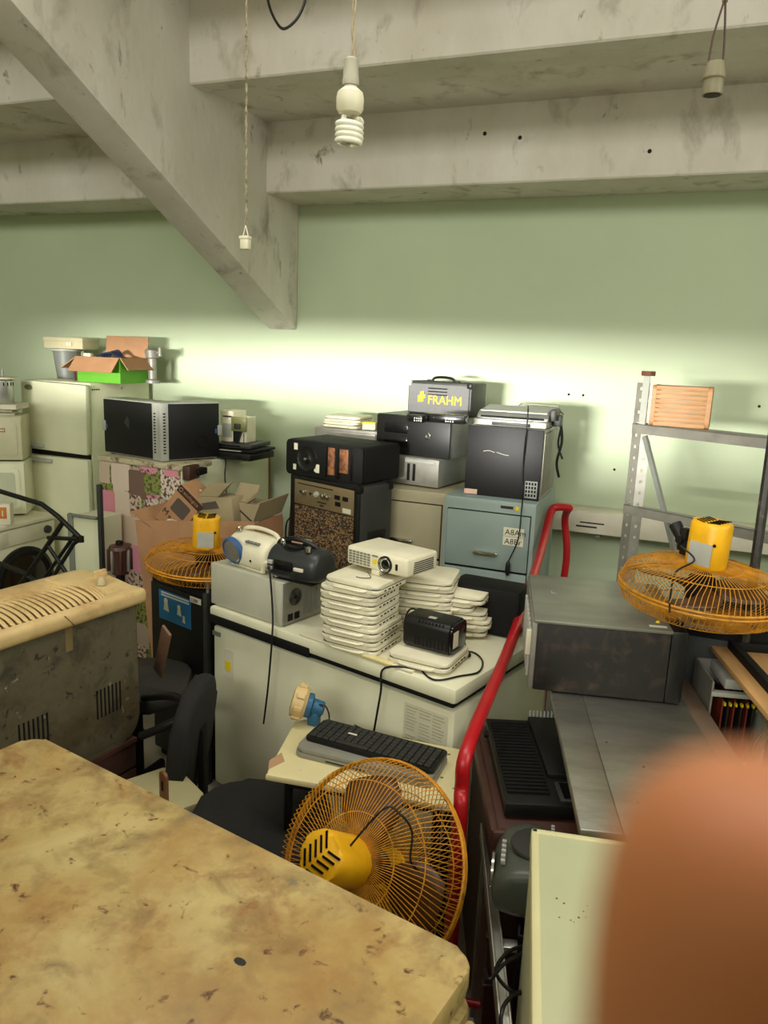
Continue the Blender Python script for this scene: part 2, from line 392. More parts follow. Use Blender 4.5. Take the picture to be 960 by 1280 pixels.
# slim boxes in front of it on the black computer
def slim_box(label, px0, px1, y, z, h, d, m, cat, rz):
    a = atz(px0, 528, z); b = atz(px1, 529, z); w_ = (b - a).length
    t = T('set_top_box', label, cat, (a.x, a.y + .025, z), rz)
    part('case', rb(BM(), 0, w_, 0, d, .003, h, .004), m, t)
    bm = BM(); rb(bm, .01, w_ - .01, -.002, .002, .008, h - .006, .002); part('front_window', bm, gloss, t)
    bm = BM(); [lathe(bm, [(.004, 0), (.004, .004)], 8, TR(w_ * .55 + (k % 4) * .012, -.001, .012 + (k // 4) * .012) @ RX(PI / 2)) for k in range(8)]; part('buttons', bm, lgrey, t)
    part('foot', rb(BM(), .01, w_ - .01, .01, d - .01, 0, .004), black2, t)
yb = A2.y + .02
slim_box('flat black set-top box lying before the grey speaker box, left one', 506, 527, yb, z3, .038, .07, black, 'box', -.12)
slim_box('small black decoder with round buttons before the yellow FRAHM lettering', 528, 578, yb - .02, z3, .045, .08, gloss, 'box', .02)

# black tower with printers on the blue-grey cabinet
A = atz(580, 617, 1.33); B = atz(673, 627, 1.33); tw = (B - A).length
t = T('computer_tower', 'black computer tower on the blue-grey filing cabinet, printers on top', 'computer', (A.x, A.y, 1.33), 0)
th = .365
part('case', rb(BM(), .006, tw, .008, .41, 0, th, .006), lgrey, t)
part('side_panel', rb(BM(), 0, tw, 0, .010, 0, th, .004), mat('black_panel', (24, 23, 23), .5, spec=.3, var=.15, scale=3), t)
bm = BM(); rb(bm, tw - .075, tw - .012, -.0015, .001, .012, .10); part('grid_label', bm, grey, t)
bm = BM(); [rb(bm, tw - .072 + (k % 4) * .015, tw - .062 + (k % 4) * .015, -.0025, .0, .02 + (k // 4) * .02, .034 + (k // 4) * .02) for k in range(16)]; part('label_grid', bm, black2, t)
part('paper_label', rb(BM(), .0, .07, -.0015, .001, .004, .03), mat('pink_paper', (206, 170, 150), .8), t)
part('rear_bracket', rb(BM(), tw, tw + .006, .02, .40, .02, th - .02, .002), galv, t)
bm = BM(); tube(bm, smoothline([(.09, -.0008, .235), (.12, -.0008, .24), (.15, -.0008, .232)]), .0012, 5); tube(bm, smoothline([(.16, -.0008, .235), (.20, -.0008, .225), (.225, -.0008, .223)]), .0012, 5); part('scratch', bm, paper, t)
zp = 1.33 + th
t = T('scanner', 'flat grey document scanner lying on the black computer tower', 'scanner', (A.x + .02, A.y + .02, zp), .0)
part('base', rb(BM(), 0, .38, 0, .3, .004, .035, .006), lgrey, t)
part('platen_glass', rb(BM(), .02, .36, .012, .28, .034, .037), gloss, t)
part('foot', rb(BM(), .03, .35, .03, .27, 0, .006), black2, t)
part('front_edge', rb(BM(), .1, .30, -.006, .004, .008, .024, .003), darkgrey, t)
t = T('printer', 'slim grey printer with a wire frame on the flat scanner', 'printer', (A.x + .03, A.y + .05, zp + .037), .02)
part('body', prism(BM(), [(0, 0), (.26, 0), (.26, .05), (.05, .04), (0, .016)], 0, .37, 'x', b=.004), grey, t)
part('lid', prism(BM(), [(.03, .035), (.24, .052), (.24, .059), (.03, .042)], .01, .36, 'x', b=.002), lgrey, t)
bm = BM(); rb(bm, .02, .35, -.002, .006, .006, .016, .002); part('paper_slot', bm, black2, t)
bm = BM(); tube(bm, [(.16, .25, .05), (.18, .27, .07), (.38, .27, .068), (.40, .24, .04), (.42, .2, .03)], .004, 6); part('wire_frame', bm, galv, t)
bm = BM(); rb(bm, .37, .40, .05, .22, .0, .06, .006); rb(bm, .375, .42, .12, .2, -.03, .03, .006); part('side_gear_box', bm, darkgrey, t)
cord('power_cable', [(A.x + .30, A.y + .02, zp + .115), (A.x + .31, A.y - .02, zp + .06), (A.x + .305, A.y - .012, 1.5), (A.x + .315, A.y - .012, 1.38), (A.x + .335, A.y - .12, 1.30), (A.x + .33, A.y - .125, 1.15), (A.x + .29, A.y - .125, 1.03)], .0035, 'thin black cable hanging down over the blue-grey cabinet', 'cable')
q = Vector((A.x + .285, A.y - .13, .955))
t = T('cable_plug', 'black plug at the end of the hanging cable on the blue-grey cabinet', 'plug', q)
part('shell', lathe(BM(), [(.006, .075), (.012, .06), (.013, .02), (.009, .0)], 10, TR(.004, .003, 0)), black, t)
part('pin', rb(BM(), -.001, .002, 0, .006, -.014, .002), chrome, t)
bm = BM(); tube(bm, smoothline([(0, 0, 0), (.03, .02, .02), (.05, .05, -.1), (.03, .07, -.22), (.05, .06, -.3)]), .008, 6); tube(bm, smoothline([(.0, .02, 0), (.04, .05, 0), (.03, .06, -.12), (.06, .06, -.2)]), .006, 6)
o = part('cable_bundle', bm, black2, None); o.location = (A.x + tw + .005, A.y + .2, zp + .03); tag(o, 'bundle of black cables behind the black computer tower', 'cable')

# guitar amplifier with a black loudspeaker on top
zt = 1.37
A, W_, R_ = edge((363, 592), (449, 612), zt); R_ = -.36; aw = .53; z0 = .76
t = T('guitar_amplifier', 'black guitar amplifier with a gold speckled grille and knobs', 'amplifier', (A.x, A.y, z0), R_)
ah = zt - z0; ad = .26
part('cabinet', rb(BM(), 0, aw, .015, ad, 0, ah, .012), darkgrey, t)
bm = BM(); rb(bm, 0, .035, 0, .02, 0, ah, .006); rb(bm, aw - .035, aw, 0, .02, 0, ah, .006); rb(bm, .03, aw - .03, 0, .02, ah - .022, ah, .005); rb(bm, .03, aw - .03, 0, .02, 0, .035, .005); part('front_frame', bm, black, t)
gr = mat('speckled_grille_cloth', (40, 30, 24), .85, var=.2, scale=60, col2=(150, 118, 76), amt=.50, scale2=85, sharp=.05, stretch=(1, 1, 1.6))
part('grille', rb(BM(), .034, aw - .034, .006, .018, .034, ah - .165), gr, t)
cp = part('control_panel', rb(BM(), .034, aw - .034, .002, .018, ah - .158, ah - .022, .003), mat('champagne_panel', (142, 124, 92), .45, metal=.3), t)
for k, x in enumerate((.115, .215, .265, .30)):
    part('knob', lathe(BM(), [(.018, 0), (.016, .012), (.008, .014), (.008, .02)], 14, TR(x, .003, ah - .085) @ RX(PI / 2)), chrome if k != 1 else lgrey, cp)
for x in (.085, .165): part('jack', lathe(BM(), [(.007, 0), (.006, .004)], 10, TR(x, .003, ah - .088) @ RX(PI / 2)), black2, cp)
for x, z in ((.355, .065), (.415, .065), (.36, .10)): part('switch', rb(BM(), x, x + .038, -.003, .004, ah - z - .022, ah - z, .002), black2, cp)
part('panel_line', rb(BM(), .06, .34, .001, .004, ah - .045, ah - .040), black2, cp)
bm = BM(); rb(bm, .22, .29, .001, .004, ah - .128, ah - .120); rb(bm, .24, .27, .001, .004, ah - .145, ah - .135); part('maker_mark', bm, ink, cp)
part('white_tag', rb(BM(), .415, .475, .0, .004, ah - .15, ah - .125), paper, cp)
hd = part('side_handle', rb(BM(), aw - .002, aw + .006, ad * .28, ad * .82, ah * .42, ah * .60, .006), black, t)
part('recess', rb(BM(), aw + .004, aw + .0075, ad * .36, ad * .74, ah * .45, ah * .56, .003), black2, hd)
for k in (0, 1): part('corner_cap', rb(BM(), aw - .03, aw + .004, -.004 + k * (ad - .03), .034 + k * (ad - .03), ah - .035, ah + .003, .006), black2, t)
# what it stands on, seen as a dark edge beside it
t2 = T('low_cabinet', 'dark low cabinet hidden under the guitar amplifier', 'cabinet', (A.x, A.y, 0), R_)
part('body', rb(BM(), -.02, aw, .01, ad - .01, .03, z0, .01), black2, t2); part('plinth', rb(BM(), .0, aw - .02, .03, ad - .03, 0, .035), black2, t2)
for k in range(2): part('door', rb(BM(), -.01 + k * aw / 2, aw / 2 - .02 + k * aw / 2, -.004, .012, .05, z0 - .02, .004), black, t2)
sw, sd, sh = .53, .33, .195
As = Vector((A.x, A.y, zt + .002)) + RZ(R_) @ Vector((-.015, -.02, 0)); Rs = R_ + .12
t = T('loudspeaker', 'black loudspeaker with a torn copper-coloured front lying on the guitar amplifier', 'speaker', As, Rs)
part('cabinet', prism(BM(), rrect(0, sw, 0, sh, .018), .02, sd, 'y', b=.006), black2, t)
bf = part('baffle', prism(BM(), rrect(0.002, sw - .002, 0.002, sh - .002, .02), 0, .022, 'y', b=.004), black2, t)
lathe(bm := BM(), [(.07, 0), (.066, .008), (.058, .004), (.03, -.0), (.022, .004), (.016, .016), (.004, .018)], 28, TR(.155, .0, sh * .5) @ RX(PI / 2)); part('horn_driver', bm, black, bf)
part('tweeter_dome', lathe(BM(), [(.009, 0), (.007, .005), (.001, .007)], 14, TR(.155, -.018, sh * .5) @ RX(PI / 2)), chrome, bf)
bm = BM(); rb(bm, .30, .345, -.004, .004, .03, sh - .02, .002); rb(bm, .375, .435, -.004, .004, .05, sh - .02, .002); part('torn_cone', bm, mat('copper_paper', (156, 100, 60), .6, var=.4, scale=25, col2=(60, 34, 22), amt=.5, scale2=12), bf)
bm = BM(); rb(bm, .28, .292, -.008, .004, .015, sh - .01, .003); rb(bm, .36, .38, -.006, .004, .015, sh - .01, .003); rb(bm, .452, .464, -.006, .004, .015, sh - .01, .003); part('rib', bm, gloss, bf)
bm = BM(); rb(bm, .06, .085, -.002, .004, sh - .055, sh - .02); rb(bm, .055, .075, -.002, .004, .03, .06); rb(bm, .215, .24, -.002, .004, .03, .075); rb(bm, .205, .215, -.002, .004, .035, .05); part('label_scrap', bm, paper, bf)
part('dust_patch', lathe(BM(), [(.05, 0), (.049, .0012)], 20, TR(.22, .2, sh - .0005)), black2, t)
part('dust_patch', lathe(BM(), [(.045, 0), (.044, .0012)], 20, TR(.42, .22, sh - .0005)), black2, t)
# pale laptops on the far side, seen over the loudspeaker

# ------------------------------------------------------------------ white school laptops
def make_laptop(w=.245, d=.235, h=.034):
    t = T('school_laptop', 'x', 'laptop')
    part('base', prism(BM(), rrect(0, w, 0, d, .028), 0.001, h * .46, 'z', b=.004), offw, t)
    part('lid', prism(BM(), rrect(.002, w - .002, .002, d - .002, .028), h * .58, h, 'z', b=.005), offw, t)
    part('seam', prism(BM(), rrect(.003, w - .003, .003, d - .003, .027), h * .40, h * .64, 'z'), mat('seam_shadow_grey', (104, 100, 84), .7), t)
    bm = BM(); tube(bm, smoothline([(w * .22, .012, h * .3), (w * .26, -.008, h * .26), (w * .5, -.011, h * .26), (w * .74, -.008, h * .26), (w * .78, .012, h * .3)], 4), .007, 6); part('carry_handle', bm, offw, t)
    bm = BM()
    for k in range(5): rb(bm, w - .003, w + .0012, .05 + k * .028, .062 + k * .028 + .006 * (k % 2), h * .18, h * .34)
    part('ports', bm, black2, t)
    return t
LH = .034
lap0 = make_laptop(); lap_used = [False]
def laptop(loc, rz, label, group=None):
    o = lap0 if not lap_used[0] else copy_tree(lap0)
    lap_used[0] = True; o.location = loc; o.rotation_euler = (0, 0, rz); o['label'] = label
    if group: o['group'] = group
    return o
ORD = ['lowest', 'second from the bottom', 'third from the bottom', 'fourth from the bottom', 'fifth from the bottom', 'sixth from the bottom', 'seventh from the bottom', 'topmost']
A = atz(399, 809, FZ); RA = -.12
jit = [(.0, .004, .0), (.0, -.004, .03), (.004, .002, -.02), (-.004, .0, .02), (.002, -.003, .04), (-.003, .006, 0), (.002, .0, .03), (.022, .008, -.04)]
jit = [(a - i * .0025, b, c) for i, (a, b, c) in enumerate(jit)]
# a thin board under the stack
t = T('foam_sheet', 'thin cream foam sheet between the freezer lid and the laptops', 'sheet', onf(.53, .012), 0)
t.rotation_euler = (0, 0, FR)
part('sheet', rb(BM(), 0, .56, -.004, .30, 0, .010, .004), offw, t); part('curled_edge', rb(BM(), .27, .47, -.012, .02, .002, .014, .004), mat('yellowed_foam', (226, 210, 150), .6), t)
ZS = FZ + .0115
for i in range(8):
    dx, dy, r = jit[i]
    laptop((A.x + dx, A.y + dy, ZS + i * (LH + .0005)), RA + r, f'white school laptop, {ORD[i]} in the tall stack under the projector', 'laptops in the tall stack')
ztop = ZS + 8 * (LH + .0005)
# stack behind the tall one
for i in range(7):
    laptop((A.x + .19 + .006 * (i % 2), A.y + .265 + .004 * (i % 3), FZ + i * (LH + .0005)), .12 + .03 * (i % 2), f'white school laptop, {ORD[i] if i < 6 else "topmost"} in the stack behind the projector', 'laptops in the stack behind')
# stack behind the black radio
Bs = atz(503, 803, FZ)
for i in range(5):
    nm = ORD[i] if i < 4 else 'topmost'
    laptop((Bs.x + .055 + [.0, .012, -.004, -.06, -.02][i], Bs.y + .135 + [0, .004, -.004, -.0, .01][i], FZ + .012 + i * (LH + .0008)), .10 + [.04, .0, .05, -.10, -.12][i], f'white school laptop, {nm} in the short stack behind the black transformer', 'laptops in the short stack')
Bl = atz(482, 826, FZ + .012)
laptop((Bl.x, Bl.y, FZ + .0125), -.1, 'white school laptop lying flat under the black transformer')
# dark bag-like case behind the short stack
t = T('laptop_case', 'black hard case standing behind the short stack of laptops', 'case', onf(.93, .50), FR + .2)
part('shell', rb(BM(), 0, .30, 0, .16, 0, .205, .02), black2, t); part('buckle', rb(BM(), .298, .312, .03, .06, .05, .09, .004), lgrey, t); part('buckle', rb(BM(), .298, .312, .10, .13, .05, .09, .004), lgrey, t)
# projector
A = Vector((A.x, A.y, 0))
P = atz(430, 695, ztop + .02)
t = T('projector', 'white projector with a round lens on top of the tall laptop stack', 'projector', (A.x + .035, A.y + .155, ztop + .006), -.33)
pw, pd, ph = .30, .20, .075
t.rotation_euler = (0, .0, -.30)
part('body', rb(BM(), 0, pw, 0, pd, .012, ph + .012, .012, 3), offw, t)
fr = part('front', rb(BM(), .008, pw - .008, -.004, .012, .018, ph + .004, .008), offw, t)
bm = BM()
for i in range(6):
    for j in range(5): rb(bm, .018 + i * .0185, .032 + i * .0185, -.0055, -.003, .024 + j * .0105, .031 + j * .0105)
part('vent_grid', bm, grey, fr, stuff=True)
LN = TR(.20, -.003, .048) @ RX(PI / 2)
part('lens_ring', lathe(BM(), [(.033, -.002), (.033, .006), (.027, .008), (.024, -.004)], 26, LN), black, fr)
part('lens', lathe(BM(), [(.022, -.004), (.018, .004), (.009, .007), (.001, .008)], 24, LN), glass, fr)
part('lens_trim', lathe(BM(), [(.0275, .0085), (.0255, .0105), (.0235, .008)], 26, LN, False), chrome, fr)
part('sensor_window', rb(BM(), .248, .26, -.006, -.002, .035, .06, .004), gloss, fr)
part('yellow_tag', rb(BM(), .138, .158, -.0055, -.003, .04, .058), sticky, fr); part('maker_plate', rb(BM(), .135, .163, -.0055, -.003, .068, .074), grey, fr)
bm = BM(); [rb(bm, pw - .001, pw + .0015, .04 + k * .001, pd - .03, .022 + k * .008, .026 + k * .008) for k in range(6)]; part('side_vents', bm, darkgrey, t)
part('front_foot', rb(BM(), .13, .17, -.002, .03, -.006, .016, .004), offw, t); part('rear_foot', rb(BM(), .04, .26, pd - .03, pd - .01, -.006, .016, .004), offw, t)
cord('thin_lead', [(A.x + .15, A.y + .10, ztop + .012), (A.x + .18, A.y + .06, ztop + .004), (A.x + .145, A.y + .045, ztop + .003), (A.x + .125, A.y + .05, ztop + .003)], .0015, 'short thin black lead under the projector')
# black transformer box with a cord
A2_ = atz(503, 812, FZ + .047)
t = T('transformer', 'black rounded voltage transformer with vent slots, lying on a white laptop', 'transformer', (A2_.x - .012, A2_.y + .03, FZ + .0475), -.16)
tw_, td_, th_ = .19, .14, .122
part('shell', prism(BM(), rrect(0, td_, 0, th_, .03, 4), 0, tw_, 'x', b=.006), black, t)
ec = part('end_cap', prism(BM(), rrect(.004, td_ - .004, .004, th_ - .004, .028, 4), tw_ - .002, tw_ + .01, 'x', b=.004), gloss, t)
part('rating_label', rb(BM(), tw_ + .0095, tw_ + .0115, .02, .06, .03, .09), paper, ec)
bm = BM()
for k in range(8): rb(bm, .06 + k * .014, .067 + k * .014, .004 + .002 * 0, .03, th_ * .68, th_ * .95, .002)
part('vent_slot', bm, black2, t)
bm = BM(); [rb(bm, .05 + k * .016, .058 + k * .016, -.0015, .004, .022, .055) for k in range(9)]; part('front_ribs', bm, black2, t)
part('silver_label', rb(BM(), .085, .115, .035, .055, th_ - .001, th_ + .001), lgrey, t)
c = onf(1.02, .0)
pts = [(528, 765, .16), (512, 762, .15), (505, 785, .10), (515, 810, .03), (527, 838, .0), (545, 850, .002), (575, 845, .002), (598, 840, .002), (603, 826, .002), (590, 815, .004), (565, 816, .03)]
cord('black_cable', [atz(x, y, FZ + z + .004) for x, y, z in pts], .0036, 'black mains cord looping around the black transformer')
q = atz(585, 822, FZ + .004)
cord('plug_lead', [atz(577, 790, FZ + .06), atz(580, 800, FZ + .03), atz(583, 812, FZ + .006)], .0032, 'short black plug lead beside the black transformer')
t = T('mains_plug', 'small black mains plug lying on the freezer lid', 'plug', atz(584, 818, FZ + .001), -1.2)
part('shell', rb(BM(), 0, .035, -.011, .011, 0, .018, .005), black, t); part('pin', rb(BM(), .034, .052, -.006, -.003, .007, .010), chrome, t); part('pin', rb(BM(), .034, .052, .003, .006, .007, .010), chrome, t)
e1 = onf(1.13, -.01, -.02)
cord('hanging_cord', [atz(533, 838, FZ + .012), onf(.985, -.012, -.0), onf(.975, -.02, -.1), onf(.955, -.03, -.28), onf(.93, -.03, -.45)], .0042, 'black cord hanging down the freezer front near the instruction sheet')

# ------------------------------------------------------------------ computer, radios at the left of the freezer
A, W_, R_ = edge((265, 755), (352, 785), FZ); R_ = FR
t = T('computer_tower', 'beige computer tower lying on the freezer under two radios', 'computer', (A.x, A.y, FZ), R_)
tw, td, th = .43, .26, .19
tw = W_
part('case', rb(BM(), .0, tw, 0, td, 0.004, th, .005), lgrey, t)
part('cover', rb(BM(), -.003, tw - .004, -.003, td + .003, .006, th + .002, .004), mat('putty_enamel', (188, 186, 166), .45, var=.1), t)
part('foot_rail', rb(BM(), .02, tw - .02, .03, td - .03, 0, .006), black2, t)
rp = part('rear_plate', rb(BM(), tw - .004, tw + .003, .004, td - .004, .006, th - .003), galv, t)
fan_c = (td * .28, th * .62)
for r in (.034, .026, .018, .01):
    bm = BM(); tube(bm, [(tw + .004, fan_c[0] + r * math.cos(a * PI / 10), fan_c[1] + r * math.sin(a * PI / 10)) for a in range(20)], .0028, 5, True); part('fan_guard', bm, darkgrey, rp)
part('fan_hub', lathe(BM(), [(.008, 0), (.007, .005)], 12, TR(tw + .002, *fan_c) @ RY(PI / 2)), black2, rp)
bm = BM(); rb(bm, tw + .002, tw + .005, .03, .06, .02, .05, .002); rb(bm, tw + .002, tw + .005, .07, .10, .02, .05, .002); part('power_inlet', bm, black2, rp)
bm = BM(); [rb(bm, tw + .002, tw + .005, .12 + k * .028, .14 + k * .028, .03, .14) for k in range(4)]; part('card_slots', bm, grey, rp)
TPM = TR(A.x, A.y, FZ + th + .002) @ RZ(R_)
# white radio with a round speaker
def radio(name, label, M, L, m, mring, mcone, sides=(1,)):
    """a boombox: fat rounded body along local x, speaker cones on its slanted front"""
    t = T(name, label, 'radio', M=M)
    prof = [(.02, .0), (.16, .0), (.185, .03), (.18, .09), (.15, .135), (.08, .15), (.03, .13), (.0, .09), (.0, .03)]
    bm = BM(); n = len(prof); xs = [(0, .80), (.02, .95), (.06, 1), (L - .06, 1), (L - .02, .95), (L, .80)]; rings = []
    for x, s in xs: rings.append([bm.verts.new((x, .09 + (y - .09) * s, .072 + (z - .072) * s + (.0 if s == 1 else .0))) for y, z in prof])
    for a, b in zip(rings, rings[1:]):
        for k in range(n): bm.faces.new((a[k], a[(k + 1) % n], b[(k + 1) % n], b[k]))
    bm.faces.new(rings[0]); bm.faces.new(rings[-1][::-1])
    bo = part('body', bm, m, t, 50)
    sub = bo.modifiers.new('round', 'SUBSURF'); sub.levels = 2; sub.render_levels = 2
    return t, bo
M = TPM @ TR(.045, .02, .002) @ RZ(-.05)
t, bo = radio('radio', 'white and blue portable radio on the beige computer tower', M, .27, offw, blue, grey)
SPK = TR(.072, .004, .072) @ RX(PI / 2 + .25)
part('speaker_ring', lathe(BM(), [(.062, -.01), (.062, .008), (.054, .014), (.05, .006)], 30, SPK), blue, t)
part('speaker_cone', lathe(BM(), [(.05, .008), (.04, .012), (.001, .010)], 28, SPK), mat('silver_mesh', (140, 136, 128), .5, metal=.3, var=.1, scale=80), t)
part('end_panel', rb(BM(), -.006, .03, .02, .13, .02, .11, .012), blue, t)
bm = BM(); tube(bm, smoothline([(.03, .10, .13), (.05, .10, .155), (.14, .105, .165), (.24, .10, .155), (.262, .10, .12)]), .009, 8); part('carry_handle', bm, offw, t)
part('tuning_knob', lathe(BM(), [(.012, 0), (.012, .014), (.008, .018)], 14, TR(.045, .06, .146)), chrome, t)
bm = BM(); [rb(bm, .14 + k * .022, .155 + k * .022, .012, .03, .118, .128, .002) for k in range(4)]; part('buttons', bm, grey, t)
part('feet', rb(BM(), .03, .24, .03, .15, -.003, .006, .002), offw, t); part('aux_jack', lathe(BM(), [(.005, 0), (.005, .003)], 8, TR(.19, .0, .05) @ RX(PI / 2)), black2, t)
# black radio
M = TPM @ TR(.325, -.005, .002) @ RZ(.12)
t, bo = radio('radio', 'black portable radio between the white radio and the projector', M, .26, mat('black_radio', (44, 46, 47), .38, var=.1), black, black)
bm = BM(); tube(bm, smoothline([(.012, .09, .10), (.03, .08, .145), (.11, .07, .168), (.20, .08, .150), (.232, .09, .11)]), .011, 8); part('carry_handle', bm, black, t)
part('cd_lid', lathe(BM(), [(.062, 0), (.06, .008), (.03, .012), (.001, .013)], 26, TR(.115, .085, .146) @ RX(.1)), gloss, t)
part('pink_sticker', rb(BM(), .1, .155, .062, .09, .156, .161), mat('pink_sticker', (206, 160, 140), .7), t)
part('volume_knob', lathe(BM(), [(.013, 0), (.013, .018), (.009, .021)], 14, TR(.20, .04, .135)), chrome, t); part('tuner_knob', lathe(BM(), [(.011, 0), (.011, .014), (.008, .017)], 14, TR(.06, .06, .146)), chrome, t)
bm = BM(); rb(bm, .16, .205, -.006, .004, .058, .072, .002); part('maker_label', bm, paper, t)
bm = BM(); rb(bm, .028, .052, -.008, .006, .068, .084, .002); rb(bm, .028, .05, -.008, .006, .044, .058, .002); part('buttons', bm, lgrey, t)
part('window', rb(BM(), .06, .15, -.006, .004, .05, .09, .004), gloss, t); part('feet', rb(BM(), .03, .23, .03, .15, -.003, .006, .002), black2, t)
bm = BM(); tube(bm, smoothline([(0, 0, 0), (.01, .0, .03), (.035, .0, .045), (.07, .01, .02), (.085, .0, .0)]), .012, 7)
o = part('foam_scrap', bm, offw, None); o.matrix_world = TPM @ TR(.29, .03, .01); tag(o, 'white curl of foam between the two radios', 'foam')
p0 = TPM @ Vector((.36, -.01, .05)); 
cord('black_cable', [p0, p0 + Vector((.02, -.02, .0)), TPM @ Vector((.41, -.03, -.12)), onf(.42, -.03, -.04), onf(.40, -.03, -.25), onf(.385, -.04, -.42)], .004, 'black cord running from the black radio down the freezer front')

# ------------------------------------------------------------------ laptops behind the loudspeaker (on the khaki cabinet's left neighbour)
q = aty(414, 530, 4.28)
t = T('steel_locker', 'grey metal locker behind the loudspeaker carrying two pale laptops', 'cabinet', (q.x - .06, 4.16, 0), 0)
part('body', rb(BM(), 0, .42, .01, .5, 0, 1.585, .006), galv, t); part('door', rb(BM(), .01, .41, 0, .012, .03, 1.57, .004), galv, t)
for i in range(2):
    laptop((q.x - .03 + .01 * i, 4.2, 1.587 + i * (LH + .0005)), -.06 + .05 * i, ['white laptop lying under another behind the loudspeaker', 'white laptop topping the pair behind the loudspeaker'][i])
t = T('sticky_note_pad', 'yellow note pad beside the pale laptops behind the loudspeaker', 'note pad', (q.x + .245, 4.2, 1.587), .2)
part('pad', rb(BM(), 0, .08, 0, .08, 0, .035, .002), paper, t); part('top_note', rb(BM(), -.004, .08, 0, .08, .035, .045, .002), sticky, t)
t = T('picture_frame', 'dark grey framed panel leaning between the white cabinet and the amplifier', 'panel', aty(351, 690, 3.75) * 1.0, 0)
t.location = (aty(351, 690, 3.78).x, 3.78, 0.0); t.rotation_euler = (-.06, 0, -.9)
part('panel', rb(BM(), -.10, .10, 0, .015, 0, 1.14, .004), darkgrey, t); bm = BM(); tube(bm, smoothline([(-.03, -.01, .9), (-.06, -.02, .96), (-.06, -.02, 1.04), (-.02, -.01, 1.08)]), .005, 6); part('cable_loop', bm, black, t)

# ------------------------------------------------------------------ refrigerator and what stands on it
FX, FY = -4.335, 4.037; FWd, FDp, FH = .575, .67, 1.765
t = T('refrigerator', 'tall white two-door refrigerator carrying a green carton', 'refrigerator', (FX, FY, 0), 0)
part('body', rb(BM(), 0, FWd, .055, FDp, .03, FH, .01), fridgew, t)
part('plinth', rb(BM(), .02, FWd - .02, .07, FDp - .05, 0, .035), black2, t)
zs = zat(570, -3.76, FY)
d = part('door', rb(BM(), .0, FWd, 0, .05, zs + .012, FH - .002, .012), fridgew, t, label='upper freezer door, slightly tilted'); d.matrix_local = TR(0, 0, zs) @ RY(.02) @ TR(0, 0, -zs)
oval = part('badge', prism(BM(), [(.075 + .035 * math.cos(k * PI / 10), FH - .05 + .018 * math.sin(k * PI / 10)) for k in range(20)], -.003, .002, 'y'), mat('olive_badge', (120, 124, 84), .5), d)
part('handle', rb(BM(), .02, .20, -.024, .004, zs + .03, zs + .055, .008), lgrey, d)
d = part('door', rb(BM(), 0, FWd, 0, .05, .06, zs - .03, .012), fridgew, t, label='lower refrigerator door')
part('handle', rb(BM(), .06, .27, -.024, .004, zs - .075, zs - .05, .008), lgrey, d)
part('gasket', rb(BM(), .012, FWd - .012, .044, .058, .08, FH - .02), black2, t)
bm = BM(); [rb(bm, FWd - .001, FWd + .0015, .07 + .02 * k, .082 + .02 * k, FH - .05, FH - .04) for k in range(4)]; part('printed_mark', bm, ink, t)
part('screw_cover', lathe(BM(), [(.012, 0), (.011, .005)], 12, TR(FWd, .36, FH - .04) @ RY(PI / 2)), lgrey, t)
zt = FH + .001
# green carton with brown flaps
A = atz(97, 477, zt); A = aty(97, 477, FY + .14); A.z = zt
cw, cd, ch = .30, .30, .17
cw = (aty(149, 470, FY + .14) - aty(97, 477, FY + .14)).x
t = T('open_carton', 'green cardboard carton with open brown flaps on the refrigerator', 'carton', A, .03)
grn = mat('green_print_board', (96, 170, 36), .6, var=.1)
for nm, q in (('front_wall', (0, cw, 0, .006)), ('back_wall', (0, cw, cd - .006, cd)), ('left_wall', (0, .006, .006, cd - .006)), ('right_wall', (cw - .006, cw, .006, cd - .006))):
    part(nm, rb(BM(), *q, 0, ch), grn if nm != 'right_wall' else grn, t)
part('base', rb(BM(), .004, cw - .004, .004, cd - .004, 0, .006), board, t)
f = part('flap', rb(BM(), 0, cw, -.13, 0, 0, .005), board, t); f.matrix_local = TR(0, -.003, ch) @ RX(.85)
f = part('flap', rb(BM(), 0, cw, 0, .15, 0, .005), board, t); f.matrix_local = TR(0, cd, ch) @ RX(1.45)
f = part('flap', rb(BM(), -.16, 0, 0, cd, 0, .005), board, t); f.matrix_local = TR(0, 0, ch) @ RY(-.55)
f = part('flap', rb(BM(), 0, .10, 0, cd, 0, .005), board, t); f.matrix_local = TR(cw, 0, ch) @ RY(.9)
bm = BM()
for k in range(9):
    a = random.random() * 6; tube(bm, smoothline([(cw * .25 + .02 * k % .1, .07, ch - .05), (cw * .3 + .01 * k, .09 + .012 * k, ch + .01 + .005 * k), (cw * .55 + .008 * k, .11 + .006 * k, ch + .032 - .003 * k), (cw * .7 + .012 * k, .10, ch - .01), (cw * .7, .15, ch - .06)], 4), .006, 6)
rb(bm, .02, cw - .02, .02, cd - .02, .01, ch - .05)
o = part('cable_tangle', bm, mat('dark_blue_cable', (44, 48, 74), .5, var=.4, scale=20), None); o.location = A; o.rotation_euler = (0, 0, .03); tag(o, 'tangle of dark blue cables inside the green carton', 'cable')
t = T('adapter', 'small white adapter at the front of the green carton', 'adapter', A + Vector((.04, .02, ch - .03)), 0); part('shell', rb(BM(), 0, .06, 0, .04, 0, .055, .006), offw, t); part('pin', rb(BM(), .02, .024, -.012, .002, .02, .035), chrome, t)
